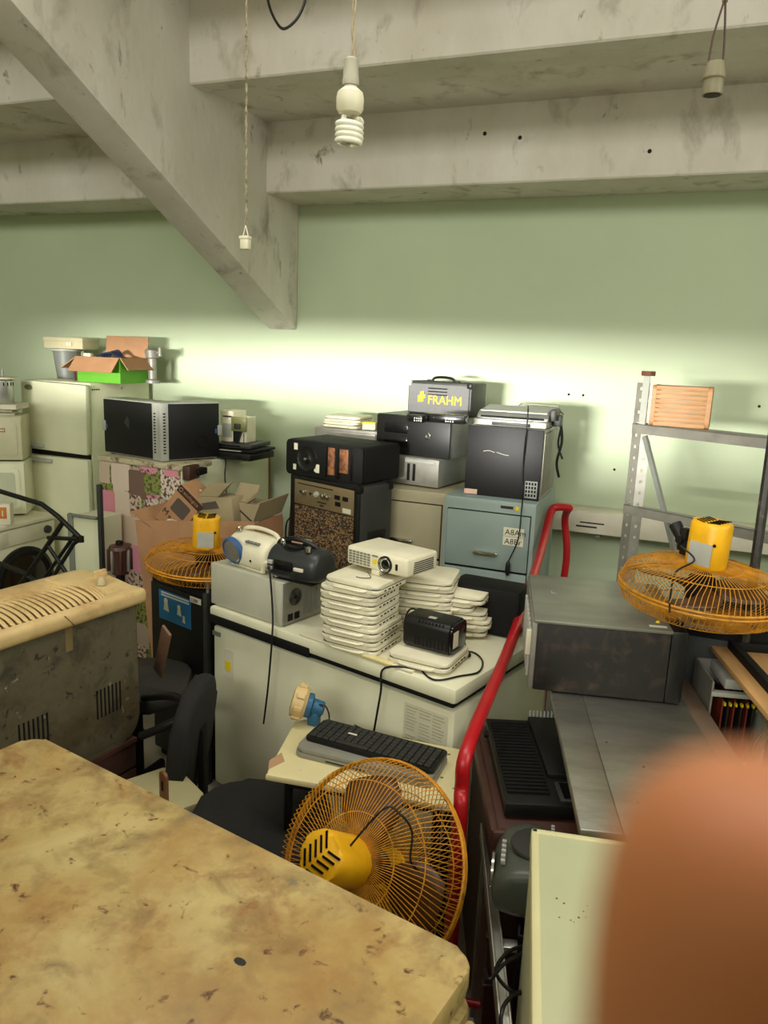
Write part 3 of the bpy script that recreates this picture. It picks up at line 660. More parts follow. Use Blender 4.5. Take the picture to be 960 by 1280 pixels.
# grey bin, beige box, dark box and a small machine behind the carton
p = aty(61, 470, FY + .30)
t = T('waste_bin', 'grey tapered plastic bin behind the green carton', 'bin', (p.x + .085, FY + .40, zt), .0)
part('bin', lathe(BM(), [(.075, 0), (.10, .2), (.108, .2), (.108, .212), (.09, .212), (.07, .01)], 20), grey, t); part('rim', lathe(BM(), [(.108, .196), (.113, .2), (.113, .212), (.106, .214)], 20), lgrey, t)
t = T('paper_box', 'long beige box lying across the grey bin', 'box', (p.x - .05, FY + .32, zt + .215), 0.06)
part('box', rb(BM(), 0, .34, 0, .18, 0, .075, .004), mat('beige_card', (206, 196, 158), .7), t); part('lid', rb(BM(), -.004, .344, -.004, .184, .05, .08, .003), mat('beige_card', (0, 0, 0)), t); part('label', rb(BM(), .2, .25, -.006, -.003, .02, .048), paper, t)
t = T('brown_box', 'small dark brown box squeezed between grey bin and green carton', 'box', (A.x - .085, FY + .2, zt), .0)
part('box', rb(BM(), 0, .075, 0, .2, 0, .15, .004), brownp, t); part('tape', rb(BM(), -.002, .077, .08, .12, .148, .152), board, t)
t = T('metal_grinder', 'small grey metal grinder sticking up behind the green carton', 'grinder', (A.x + cw + .03, FY + .45, zt), 0)
part('base', lathe(BM(), [(.05, 0), (.05, .02), (.03, .03), (.03, .17), (.045, .18), (.05, .23), (.03, .24)], 16), galv, t); part('crank', cyl(BM(), (-.06, 0, .215), (.08, 0, .215), .012), grey, t); part('grip', cyl(BM(), (.07, -.0, .19), (.07, 0, .25), .014), galv, t)

# ------------------------------------------------------------------ washing machine and microwaves at the far left
ZW = .86
t = T('washing_machine', 'white washing machine with a round black door at the far left', 'washing machine', (-3.985, 3.38, 0), PI / 2)
part('body', rb(BM(), 0, .58, .02, .56, .02, ZW - .03, .012), white, t); part('worktop', rb(BM(), -.006, .586, -.004, .57, ZW - .035, ZW, .01), white, t)
part('control_strip', rb(BM(), .01, .57, .008, .022, ZW - .15, ZW - .04, .004), white, t)
DM = TR(.29, .02, .44) @ RX(PI / 2)
dr = part('door', lathe(BM(), [(.245, -.005), (.245, .02), (.22, .03), (.20, .018)], 36, DM), black, t)
part('door_glass', lathe(BM(), [(.20, .012), (.15, .03), (.001, .036)], 32, DM), mat('brown_glass', (38, 26, 18), .15), dr)
part('dial', lathe(BM(), [(.028, 0), (.026, .02), (.01, .024)], 18, TR(.50, .008, ZW - .095) @ RX(PI / 2)), darkgrey, t); part('drawer', rb(BM(), .03, .17, .002, .01, ZW - .135, ZW - .055, .004), offw, t)
part('foot', rb(BM(), .03, .55, .05, .5, 0, .022), black2, t)
def microwave(label, loc, rz, w_, h_, m, win, mark=False):
    t = T('microwave_oven', label, 'microwave', loc, rz); d_ = .30
    part('case', rb(BM(), -w_, 0, .02, d_, .008, h_, .01), m, t); part('foot', rb(BM(), -w_ + .03, -.03, .04, d_ - .04, 0, .01), black2, t)
    dr = part('door', rb(BM(), -w_, -.002, 0, .022, .012, h_ - .006, .008), m, t)
    part('window_frame', prism(BM(), rrect(-w_ + .02, -.03, .04, h_ - .04, .03), -.005, .002, 'y', b=.003), m, dr)
    if win: part('window', prism(BM(), rrect(-w_ + .05, -.06, .07, h_ - .07, .02), -.0065, -.003, 'y'), mat('pale_glass', (196, 198, 172), .25), dr)
    if mark:
        bm = BM(); rb(bm, -.14, -.10, -.0075, -.004, h_ - .105, h_ - .10); rb(bm, -.14, -.10, -.0075, -.004, h_ - .085, h_ - .08); rb(bm, -.14, -.137, -.0075, -.004, h_ - .105, h_ - .08); rb(bm, -.103, -.10, -.0075, -.004, h_ - .105, h_ - .08); part('red_mark', bm, redp, dr)
    bm = BM(); [rb(bm, -w_ + .03 + k * .03, -w_ + .045 + k * .03, -.002, .002, h_ - .018, h_ - .013) for k in range(8)]; part('vent_slots', bm, black2, t)
    return t
pr_ = atz(34, 645, ZW); RM = .62
hm1 = zat(578, pr_.x, pr_.y) - ZW; hm2 = zat(521, pr_.x, pr_.y) - ZW - hm1
microwave('white microwave oven standing on the washing machine, lower of two', (pr_.x, pr_.y, ZW + .001), RM, .46, hm1, fridgew, True)
microwave('khaki-white microwave oven stacked on another at the far left', (pr_.x - .005, pr_.y, ZW + hm1 + .002), RM, .46, hm2, mat('aged_beige_enamel', (206, 202, 166), .45), False, True)
zz = ZW + hm1 + hm2 + .003
RMM = TR(pr_.x, pr_.y, 0) @ RZ(RM)
def onmw(x, y, z): return RMM @ Vector((x, y, z))
for i, (w_, h_, m, lb) in enumerate(((.36, .022, paper, 'pale magazine lowest in the pile on the upper microwave'), (.34, .02, mat('olive_cover', (120, 122, 84), .6), 'olive-covered book in the pile on the upper microwave'), (.37, .03, paper, 'thick pale catalogue topping the pile on the upper microwave'))):
    t = T('book', lb, 'book', onmw(-.41 + .01 * i, .02 + .01 * i, zz), RM + .1 - .12 * i, 'books on the upper microwave')
    part('pages', rb(BM(), .004, w_ - .004, .004, .236, .002, h_ - .002), paper, t); part('cover', rb(BM(), 0, w_, 0, .24, 0, .003), m, t); part('cover', rb(BM(), 0, w_, 0, .24, h_ - .003, h_), m, t); zz += h_ + .001
t = T('juicer', 'perforated aluminium juicer drum with a wide plate at the far left', 'juicer', onmw(-.14, .13, zz), 0)
tin = mat('aluminium', (190, 190, 184), .35, metal=.8, var=.15, scale=20)
part('drum', lathe(BM(), [(.072, 0), (.075, .005), (.075, .15), (.07, .155)], 28), tin, t)
bm = BM(); [rb(bm, -.004, .004, -.0765, -.073, .118, .14, M=RZ(2 * PI * k / 18)) for k in range(18)]; part('slots', bm, black2, t)
part('plate', lathe(BM(), [(.06, .155), (.11, .165), (.112, .172), (.06, .178), (.03, .176)], 28), offw, t); part('spindle', cyl(BM(), (.02, 0, .17), (.02, 0, .225), .006), grey, t)
# cream box with an orange picture, on the washing machine's near corner
p = atz(14, 657, ZW)
t = T('gadget_box', 'small cream box with an orange window on the washing machine', 'box', (p.x, p.y, ZW + .001), .62)
part('box', rb(BM(), -.16, 0, 0, .10, 0, .14, .008), offw, t); o = part('orange_window', rb(BM(), -.13, -.022, -.003, .002, .045, .12, .003), mat('orange_print', (206, 122, 40), .5), t); part('mark', rb(BM(), -.07, -.062, -.0045, -.002, .06, .10), paper, o); part('mark', rb(BM(), -.05, -.042, -.0045, -.002, .06, .10), paper, o)

# black tubular frame leaning in front of the washing machine
YF = 2.95
def F(px, py, dy=0): return aty(px, py, YF + dy)
t = T('exercise_frame', 'black bent-tube metal frame in front of the washing machine', 'frame', Vector((F(60, 700).x, YF, 0)), 0)
O = t.location.copy()
def loc(*ps): return [p - O for p in ps]
bars = [('top_rail', [F(-60, 590), F(0, 614), (F(52, 630)), F(72, 645), F(101, 673)], .013), ('strut', [F(101, 673), F(92, 680, .0), F(72, 712, .0), F(52, 745), Vector((F(40, 760).x, YF, 0))], .011), ('cross_bar', [F(60, 672), F(98, 674)], .011),
        ('strut', [F(80, 651), F(55, 688), F(30, 724), F(5, 760), Vector((F(0, 760).x, YF - .02, 0))], .013), ('diagonal', [F(60, 682), F(80, 712), F(95, 735)], .011), ('back_strut', [F(94, 668, .12), F(68, 705, .12), F(40, 745, .12)], .010), ('low_rail', [F(-60, 688), F(0, 704), F(30, 716), F(60, 740)], .012)]
for nm, pts, r in bars: part(nm, tube(BM(), loc(*pts), r, 9), black, t)
part('end_cap', lathe(BM(), [(.016, -.02), (.016, .01), (.01, .014)], 12, Matrix.Translation(F(101, 673) - O)), black2, t)

p = aty(150, 708, 2.95)
t = T('pedestal_motor', 'small dark brown ribbed motor standing behind the air conditioner', 'motor', (p.x, 2.95, 0), 0)
hz = zat(681, p.x, 2.95); zb_ = p.z - .04
part('column', cyl(BM(), (0, 0, .02), (0, 0, zb_), .022), black2, t); part('foot', lathe(BM(), [(.10, 0), (.10, .015), (.03, .03)], 20), black2, t)
part('housing', lathe(BM(), [(.035, zb_), (.045, zb_ + .01), (.052, hz - .03), (.056, hz - .02), (.05, hz - .004), (.02, hz)], 16), brownp, t)
for k in range(8): part('fin', rb(BM(), .046, .062, -.005, .005, zb_ + .02, hz - .02, .002, M=RZ(k * PI / 4)), brownp if k % 2 else galv, t)
part('cap_lug', rb(BM(), -.015, .015, -.012, .012, hz - .002, hz + .022, .004), black2, t)

# small white cupboard with a grey post, left of the patchwork cabinet
p = aty(124, 650, 3.52)
t = T('small_cupboard', 'small white cupboard with a grey edge beside the patchwork cabinet', 'cupboard', (p.x - .22, 3.52, 0), 0)
hz = zat(645, p.x - .2, 3.52)
part('body', rb(BM(), 0, .2, .01, .22, 0, hz, .006), fridgew, t); part('front_edge', rb(BM(), -.025, .012, -.006, .02, 0, hz + .012, .004), grey, t); part('top_edge', rb(BM(), -.02, .2, -.005, .02, hz - .004, hz + .012, .004), grey, t)
p2 = aty(122, 610, 3.5)
t = T('grey_post', 'short grey post standing against the patchwork cabinet', 'post', (p2.x, 3.50, 0), 0)
part('post', rb(BM(), -.012, .012, 0, .03, 0, zat(606, p2.x, 3.5), .003), darkgrey, t); part('base', rb(BM(), -.04, .04, -.03, .06, 0, .012, .003), darkgrey, t)

# ------------------------------------------------------------------ cabinet with patchwork front
ZC = 1.33
A, W_, R_ = edge((123, 570), (224, 583), ZC)
t = T('patchwork_cabinet', 'white cabinet whose front is covered in pink and green patchwork film', 'cabinet', (A.x, A.y, 0), R_)
bk = B_ = atz(224, 583, ZC)
Dp = (atx(340, 563, B_.x + .02).y - A.y)
Dp = min(Dp, (4.73 - A.y) / math.cos(R_))
part('carcass', rb(BM(), 0, W_, .018, Dp, .02, ZC, .004), fridgew, t); part('plinth', rb(BM(), .02, W_ - .02, .04, Dp - .04, 0, .022), black2, t)
m = bpy.data.materials.new('patchwork_film'); m.use_nodes = True; N = m.node_tree.nodes; L = m.node_tree.links; b = N['Principled BSDF']; b.inputs['Roughness'].default_value = .55
tc = N.new('ShaderNodeTexCoord'); vo = N.new('ShaderNodeTexVoronoi'); vo.distance = 'CHEBYCHEV'; vo.inputs['Scale'].default_value = 7.5; vo.inputs['Randomness'].default_value = .55
mp = N.new('ShaderNodeMapping'); mp.inputs['Scale'].default_value = (1, 0, .8); L.new(tc.outputs['Object'], mp.inputs[0]); L.new(mp.outputs[0], vo.inputs[0])
rp = N.new('ShaderNodeValToRGB'); rp.color_ramp.interpolation = 'CONSTANT'; e = rp.color_ramp.elements
pal = [(0, (196, 172, 150)), (.2, (206, 136, 150)), (.34, (122, 136, 58)), (.46, (176, 156, 134)), (.6, (110, 84, 72)), (.7, (210, 190, 172)), (.84, (206, 130, 146)), (.93, (130, 140, 62))]
e[0].position = 0; e[0].color = srgb(pal[0][1]); e[1].position = pal[1][0]; e[1].color = srgb(pal[1][1])
for q, c in pal[2:]: k = e.new(q); k.color = srgb(c)
sp = N.new('ShaderNodeSeparateColor'); L.new(vo.outputs['Color'], sp.inputs[0]); L.new(sp.outputs[0], rp.inputs[0])
ns = N.new('ShaderNodeTexNoise'); ns.inputs['Scale'].default_value = 45; L.new(tc.outputs['Object'], ns.inputs[0])
mr = N.new('ShaderNodeMapRange'); mr.inputs[1].default_value = .50; mr.inputs[2].default_value = .56; L.new(ns.outputs[0], mr.inputs[0])
gt = N.new('ShaderNodeMath'); gt.operation = 'GREATER_THAN'; gt.inputs[1].default_value = .5; L.new(sp.outputs[1], gt.inputs[0])
ml = N.new('ShaderNodeMath'); ml.operation = 'MULTIPLY'; L.new(gt.outputs[0], ml.inputs[0]); L.new(mr.outputs[0], ml.inputs[1])
mx = N.new('ShaderNodeMix'); mx.data_type = 'RGBA'; L.new(ml.outputs[0], mx.inputs[0]); L.new(rp.outputs[0], mx.inputs[6]); mx.inputs[7].default_value = srgb((84, 64, 54)); L.new(mx.outputs[2], b.inputs['Base Color'])
part('patchwork_door', rb(BM(), 0.004, W_ - .004, 0, .02, .03, ZC - .03, .003), m, t, label='door covered in pink and green patchwork film')
part('top_board', rb(BM(), -.004, W_ + .004, -.002, .3, ZC - .028, ZC + .004, .003), mat('worn_cream', (200, 190, 156), .6, var=.2, col2=(110, 84, 60), amt=.35, scale2=14), t)
part('raw_edge', rb(BM(), W_ - .012, W_ + .003, Dp - .015, Dp + .004, .03, ZC), mat('chipboard', (150, 104, 60), .85, var=.3, scale=40), t)
CM = TR(A.x, A.y, ZC + .005) @ RZ(R_)
def pc_tower(label, a, b, z, hpx, front_at):
    """computer tower, black side panel towards the camera, silver slotted front at one end"""
    A = atz(*a, z); B = atz(*b, z); d = B - A; L_ = math.hypot(d.x, d.y); R = math.atan2(d.y, d.x)
    h = zat(hpx, A.x if front_at else B.x, A.y if front_at else B.y) - z
    t = T('computer_tower', label, 'computer', A, R)
    part('case', rb(BM(), 0.002, L_ - .002, .006, .18, .006, h, .004), lgrey, t)
    fx = (L_ - .055, L_) if front_at else (0, .055)
    sx = (.006, L_ - .056) if front_at else (.056, L_ - .006)
    sd = part('side_panel', rb(BM(), *sx, -.002, .008, .012, h - .006, .003), mat('black_panel', (24, 23, 23)), t)
    fr = part('front_panel', rb(BM(), fx[0], fx[1], -.004, .182, .004, h + .002, .006), lgrey, t)
    bm = BM(); [rb(bm, fx[0] + .018, fx[0] + .034, -.006, -.003, .05 + k * (h - .1) / 14, .058 + k * (h - .1) / 14, .001) for k in range(14)]; part('vent_slots', bm, black2, fr)
    ex = sx[0] if front_at else sx[1]
    part('latch', rb(BM(), ex - .012, ex + .018, -.008, .0, h * .42, h * .60, .003), lgrey, sd); part('latch_mark', rb(BM(), ex + (.02 if front_at else -.03), ex + (.034 if front_at else -.016), -.0045, -.001, h * .46, h * .54), blue, sd)
    o = (sx[0] + sx[1]) / 2 + (0 if front_at else .05)
    if front_at: part('scuff', prism(BM(), [(o - .03, h * .6), (o, h * .72), (o + .02, h * .66), (o + .02, h * .5), (o, h * .52)], -.0035, -.001, 'y'), darkgrey, sd)
    else:
        bm = BM(); tube(bm, [(o + .035 * math.cos(k * PI / 12), -.003, h * .32 + .035 * math.sin(k * PI / 12)) for k in range(24)], .004, 5, True); part('embossed_emblem', bm, black2, sd)
    for k in range(2): part('foot', rb(BM(), .03 + k * (L_ - .1), .07 + k * (L_ - .1), .02, .16, 0, .008), black2, t)
    return t
Z5 = ZC + .005
pc_tower('black computer tower with its side panel to the left, on the patchwork cabinet', (131, 566), (199, 577), Z5, 497, True)
pc_tower('black computer tower with embossed round emblem, right one on the patchwork cabinet', (201, 578), (275, 573), Z5, 503, False)
# bits behind the right tower
yb = 4.28
def bit(name, label, cat, x0, x1, y0px, y1px, y, d, m, extra=None):
    a = aty(x0, y1px, y); b_ = aty(x1, y1px, y); zt_ = zat(y0px, a.x, y); zb_ = zat(y1px, a.x, y)
    t = T(name, label, cat, (a.x, y, zb_), 0); w_ = b_.x - a.x; h_ = zt_ - zb_
    part('case', rb(BM(), 0, w_, 0, d, 0, h_, .004), m, t)
    if extra: extra(t, w_, h_, d)
    return t, w_, h_, zb_
def drv(t, w, h, d): part('tray_slot', rb(BM(), .1 * w, .9 * w, -.002, .002, h * .55, h * .65), ink, t); part('label', rb(BM(), .1 * w, .5 * w, -.002, .002, h * .15, h * .4), paper, t)
# flat black players on the cabinet top
zc = Z5
for i, (x0, x1, hh, lb) in enumerate(((268, 314, .045, 'black disc player at the bottom of the pile beside the right tower'), (268, 317, .02, 'thin black keyboard-like box in the pile beside the right tower'), (266, 312, .03, 'grey disc player topping the pile beside the right tower'))):
    a = aty(x0, 560, 4.12 + .02 * i); b_ = aty(x1, 560, 4.12 + .02 * i)
    t = T('disc_player', lb, 'player', (a.x, 4.12 + .02 * i, zc), -.05 + .06 * i, 'flat players beside the right tower')
    part('case', rb(BM(), 0, b_.x - a.x, 0, .28, .003, hh, .004), [black, black2, darkgrey][i], t); part('tray', rb(BM(), .03, .2, -.002, .002, hh * .4, hh * .7), lgrey if i == 1 else gloss, t); part('foot', rb(BM(), .03, b_.x - a.x - .03, .03, .25, 0, .004), black2, t); zc += hh + .001
zr = zc
a = aty(276, 545, 4.2)
t = T('power_supply', 'small white drive housing standing on the flat players', 'housing', (a.x - .03, 4.24, zr), 0)
part('case', rb(BM(), 0, .10, 0, .16, 0, .20, .004), offw, t); part('tray_slot', rb(BM(), .02, .09, -.002, .002, .16, .17), ink, t); part('lower_bay', rb(BM(), .02, .09, -.003, .002, .03, .12, .002), lgrey, t)
t = T('metal_bracket', 'olive metal bracket with a socket beside the white drive housing', 'bracket', (a.x + .055, 4.22, zr), .05)
part('leg', prism(BM(), [(.0, 0), (.05, 0), (.075, .075), (.0, .075)], .02, .05, 'y'), black, t); pl = part('plate', rb(BM(), .01, .12, .0, .01, .075, .17, .002), mat('olive_zinc', (134, 136, 86), .5, metal=.3), t); part('socket', rb(BM(), .035, .08, -.01, .002, .09, .125, .003), darkgrey, pl)
t = T('white_panel', 'thin white panel standing behind the olive bracket', 'panel', (a.x + .08, 4.26, zr), 0)
part('panel', rb(BM(), 0, .075, 0, .12, 0, .165, .003), offw, t); part('stripe', rb(BM(), .055, .06, -.002, .002, .0, .06), ink, t)
cord('cabinet_cable', [Vector(CM @ Vector((W_ + .006, .42, .01))), Vector(CM @ Vector((W_ + .012, .43, -.03))), Vector(CM @ Vector((W_ + .012, .42, -.12))), Vector(CM @ Vector((W_ + .012, .44, -.26)))], .004, 'thin dark cable hanging down the white side of the patchwork cabinet')
q = CM @ Vector((W_ + .002, .06, 0))
t = T('dark_hinge_block', 'dark brown metal block at the front corner of the patchwork cabinet', 'block', atz(222, 578, Z5) + Vector((-.0, -.07, -.075)), .1)
t.location = Vector(CM @ Vector((W_ + .006, .02, -.09)))
part('block', rb(BM(), 0, .05, 0, .12, 0, .085, .006), brownp, t); part('lip', rb(BM(), .0, .07, .08, .18, .02, .06, .004), black2, t)

# ------------------------------------------------------------------ big open carton with smaller cartons in it
YC = 3.34
a = aty(186, 672, YC); b_ = aty(314, 668, YC); hz = zat(648, (a.x + b_.x) / 2, YC)
w_ = b_.x - a.x; d_ = .34
t = T('cardboard_carton', 'large open brown cardboard carton full of smaller cartons', 'carton', (a.x, YC, 0), .02)
part('front_wall', prism(BM(), [(.03, 0), (w_ - .0, 0), (w_ + .01, hz + .02), (-.09, hz - .06)], 0, .008, 'y'), board, t)
part('back_wall', rb(BM(), .0, w_, d_ - .008, d_, 0, hz - .02), board, t); part('left_wall', rb(BM(), .03, .038, .008, d_ - .008, 0, hz - .08), board, t); part('right_wall', rb(BM(), w_ - .008, w_, .008, d_ - .008, 0, hz), board, t)
f = part('flap', rb(BM(), -.15, 0, 0, d_, 0, .006), board, t); f.matrix_local = TR(.01, 0, hz - .09) @ RY(-.1 + .6)
f = part('flap', rb(BM(), 0, .12, 0, d_ - .02, 0, .006), boardg, t); f.matrix_local = TR(w_, 0, hz + .01) @ RY(-1.2)
part('crease', rb(BM(), w_ - .10, w_ - .097, -.0012, .001, .02, hz - .01), boardg, t); part('crease', rb(BM(), .20, .203, -.0012, .001, .02, hz - .04), boardg, t)
part('base', rb(BM(), .03, w_ - .01, .01, d_ - .01, 0, .01), board, t)
TC = t.location.copy()
# printed carton tilted inside
M = Matrix.Translation(aty(213, 652, YC + .08)) @ RY(.72) @ RZ(.1)
t = T('printed_carton', 'brown carton with a dark printed square and band, tilted in the large carton', 'carton', M=M)
bw, bd, bh = .17, .17, .22
part('box', rb(BM(), -bw / 2, bw / 2, 0, bd, -.05, bh, .003), board, t)
dk = mat('brown_print', (58, 40, 28), .7)
part('band', rb(BM(), -bw / 2, bw / 2 + .001, -.0015, .001, bh - .045, bh), dk, t); part('printed_square', prism(BM(), rrect(-.052, .05, .06, .15, .012), -.0015, .001, 'y'), mat('grey_print', (84, 74, 62), .7), t)
text('lettering', 'M', .05, ink, t, TR(-.078, -.0016, .01) @ FRONT); text('lettering', 'e', .04, ink, t, TR(-.03, -.0016, .01) @ FRONT)
text('band_lettering', 'ecologica', .030, board, t, TR(-.045, -.0022, bh - .03) @ FRONT)
bm = BM(); tube(bm, [(-.065 + .011 * math.cos(k * PI / 8), -.002, bh - .022 + .011 * math.sin(k * PI / 8)) for k in range(16)], .0022, 5, True); part('round_mark', bm, board, t)
part('side_print', prism(BM(), [(.03, .03), (.13, .03), (.08, .1)], -bw / 2 - .0015, -bw / 2 + .001, 'x'), dk, t)
for i, (px, py, sx, sz, r, m, lb) in enumerate(((248, 640, .24, .20, -.10, boardg, 'crumpled drab carton with a grey patch inside the large carton'), (282, 645, .20, .21, .06, boardg, 'folded drab carton at the right inside the large carton'))):
    p = aty(px, py, YC + .10 + .03 * i)
    t = T('drab_carton', lb, 'carton', M=Matrix.Translation(p) @ RY(r) @ RZ(-.1 + .2 * i))
    part('box', rb(BM(), -.02, sx, 0, .16, -.08, sz * .42, .004), m, t)
    f = part('flap', rb(BM(), 0, sx * .6, 0, .12, 0, .005), m, t); f.matrix_local = TR(.0 + .03 * i, .02, sz * .42) @ RX(.5 + .3 * i)
    f = part('flap', rb(BM(), 0, sx * .4, 0, .10, 0, .005), m, t); f.matrix_local = TR(sx * .58, .0, sz * .40) @ RY(-.7) @ RX(.3)
    if i == 0: part('grey_patch', prism(BM(), [(.01, .01), (.15, .025), (.13, .065), (.0, .045)], -.002, .001, 'y'), mat('grey_print', (0, 0, 0)), t)
    else: part('fold_line', prism(BM(), [(.04, .07), (.048, .075), (.17, -.01), (.165, -.016)], -.002, .001, 'y'), dk, t)
for i, (px, py, s) in enumerate(((215, 655, .045), (240, 616, .05))):
    p = aty(px, py, YC + .04 + .14 * i); bm = BM(); bmesh.ops.create_icosphere(bm, subdivisions=2, radius=s)
    for v in bm.verts: v.co = Vector((v.co.x * 1.1, v.co.y * .7, v.co.z * .6)) * (1 + .35 * math.sin(v.co.x * 90 + v.co.z * 120 + i))
    o = part('foam_scrap', bm, offw, None, 20); o.location = p; tag(o, ['white scrap of foam against the printed carton', 'crumpled pale plastic behind the printed carton'][i], 'foam')

# ------------------------------------------------------------------ black cabinet with blue sticker
ZB = .95
A, W_, R_ = edge((187, 718), (259, 743), ZB)
t = T('black_cabinet', 'black metal cabinet with a blue picture sticker beside the freezer', 'cabinet', (A.x, A.y, 0), R_)
Dk = .42
part('carcass', rb(BM(), 0, W_, .012, Dk, .04, ZB, .006), black2, t); part('front', rb(BM(), .008, W_ - .03, 0, .014, .05, ZB - .03, .004), black, t)
part('corner_post', rb(BM(), W_ - .028, W_, -.004, .02, .0, ZB + .0, .003), darkgrey, t); part('post_pin', cyl(BM(), (W_ - .02, .02, ZB), (W_ - .02, .02, ZB + .06), .008), galv, t)
part('plinth', rb(BM(), .02, W_ - .03, .03, Dk - .03, 0, .042), black2, t)
stx = W_ * .17; stw = W_ * .56
sk = part('blue_sticker', rb(BM(), stx, stx + stw, -.002, .001, ZB - .20, ZB - .055), mat('sticker_blue', (26, 112, 172), .4, var=.05), t, label='blue sticker with white pictures')
bm = BM()
for k in range(2): rb(bm, stx + .02, stx + stw - .012, -.003, -.0015, ZB - .068 - k * .013, ZB - .061 - k * .013)
part('sticker_lines', bm, paper, sk)
for k, (x, z, s) in enumerate(((.055, -.125, 1.1), (.155, -.13, .9), (.19, -.165, .6))):
    lathe(bm := BM(), [(.014 * s, 0), (.013 * s, .001)], 12, TR(stx + x, -.0025, ZB + z + .02 * s) @ RX(PI / 2)); prism(bm, [(stx + x - .016 * s, ZB + z - .022 * s), (stx + x + .02 * s, ZB + z - .026 * s), (stx + x + .012 * s, ZB + z + .01 * s), (stx + x - .01 * s, ZB + z + .01 * s)], -.0034, -.002, 'y'); part('white_picture', bm, paper, sk)
nt = part('name_tag', rb(BM(), W_ * .72, W_ * .90, -.002, .001, ZB - .063, ZB - .035), paper, t); text('tag_lettering', 'L500', .024, ink, nt, TR(W_ * .74, -.0025, ZB - .058) @ FRONT)
BKM = TR(A.x, A.y, ZB) @ RZ(R_)

# ------------------------------------------------------------------ yellow fans
def make_fan(label, M, r, depth=.10, nw=96, blade_rot=.3, bw=.9, bracket=0, grp=None):
    """an industrial fan: its axis is local z, the motor on the +z side"""
    t = T('fan', label, 'fan', M=M)
    bm = BM()
    for rr, z, th in ((r, .006, .0042), (r, -.006, .0042)): tube(bm, [(rr * math.cos(2 * PI * k / 64), rr * math.sin(2 * PI * k / 64), z) for k in range(64)], th, 6, True)
    part('rim', bm, wire, t)
    for sgn, nm in ((1, 'rear_cage'), (-1, 'front_cage')):
        bm = BM()
        for k in range(nw):
            a = 2 * PI * (k + (.5 if sgn < 0 else 0)) / nw; sw = .30 * sgn
            prof = [(.20, depth), (.45, depth * .98), (.75, depth * .86), (.93, depth * .62), (1, .1 * depth)]
            pts = []
            for q, z in prof:
                aa = a + sw * (1 - q); pts.append((r * q * math.cos(aa), r * q * math.sin(aa), sgn * z))
            tube(bm, pts, .0013, 4, False, False)
        for q, z in ((.2, depth), (.45, depth * .98), (.75, depth * .86)): tube(bm, [(r * q * math.cos(2 * PI * k / 48), r * q * math.sin(2 * PI * k / 48), sgn * z) for k in range(48)], .0019, 4, True)
        part(nm, bm, wire, t, 60, stuff=True)
    part('cage_badge', lathe(BM(), [(r * .21, -depth - .003), (r * .2, -depth + .004)], 24), yellow, t)
    for b in range(3):
        bm = BM(); n1, n2 = 7, 5; g = []
        for i in range(n1):
            q = .16 + .68 * i / (n1 - 1); row = []
            for j in range(n2):
                ww = (.34 + .30 * math.sin(PI * i / (n1 - 1))) * bw; a = 2 * PI * b / 3 + blade_rot + ww * (j / (n2 - 1) - .5) * 1.7
                row.append(bm.verts.new((r * q * math.cos(a), r * q * math.sin(a), .05 * (j / (n2 - 1) - .5) * (1.3 - q))))
            g.append(row)
        for i in range(n1 - 1):
            for j in range(n2 - 1): bm.faces.new((g[i][j], g[i + 1][j], g[i + 1][j + 1], g[i][j + 1]))
        o = part('blade', bm, mat('brown_blade', (84, 52, 24), .4, var=.2), t, 60); s = o.modifiers.new('thick', 'SOLIDIFY'); s.thickness = .004
    part('blade_hub', lathe(BM(), [(.045, -.03), (.048, .0), (.045, .04), (.02, .06)], 20), black2, t)
    # motor housing, its long side along local x
    mo = part('motor_housing', prism(BM(), rrect(-.062, .062, -.056, .056, .045, 6), depth - .005, depth + .15, 'z', b=.012), yellow, t, 40)
    bm = BM()
    for i in range(5):
        for j in range(2):
            for s in (-1, 1): rb(bm, -.02, .02, -.0028, .0028, -.001, .0018, M=TR(s * .022, -.036 + i * .018, depth + .1505) @ RZ(s * .5))
    part('vent_slots', bm, black2, mo)
    part('rating_plate', rb(BM(), -.035, .04, -.0572, -.054, depth + .01, depth + .085), lgrey, mo)
    part('screw', lathe(BM(), [(.006, 0), (.005, .003)], 8, TR(.045, -.0545, depth + .085) @ RX(PI / 2)), black2, mo)
    bm = BM()
    B = RZ(bracket)
    rb(bm, .055, .10, -.02, .02, depth + .01, depth + .06, .006, M=B); rb(bm, .085, .115, -.016, .016, depth + .02, depth + .10, .006, M=B)
    cyl(bm, B @ Vector((.10, -.03, depth + .06)), B @ Vector((.10, .03, depth + .06)), .014); cyl(bm, B @ Vector((.10, 0, depth + .05)), B @ Vector((.15, .0, depth + .10)), .02, .022)
    part('bracket', bm, black, t)
    return t
# fan lying on the black cabinet
c = atz(257, 703, ZB + .085)
make_fan('yellow wire fan lying flat on the black cabinet beside the white radio', TR(c.x, c.y, ZB + .092) @ RY(.05) @ RX(.01) @ RZ(.5), .275, .072, 84, .2, 1, 1.5)
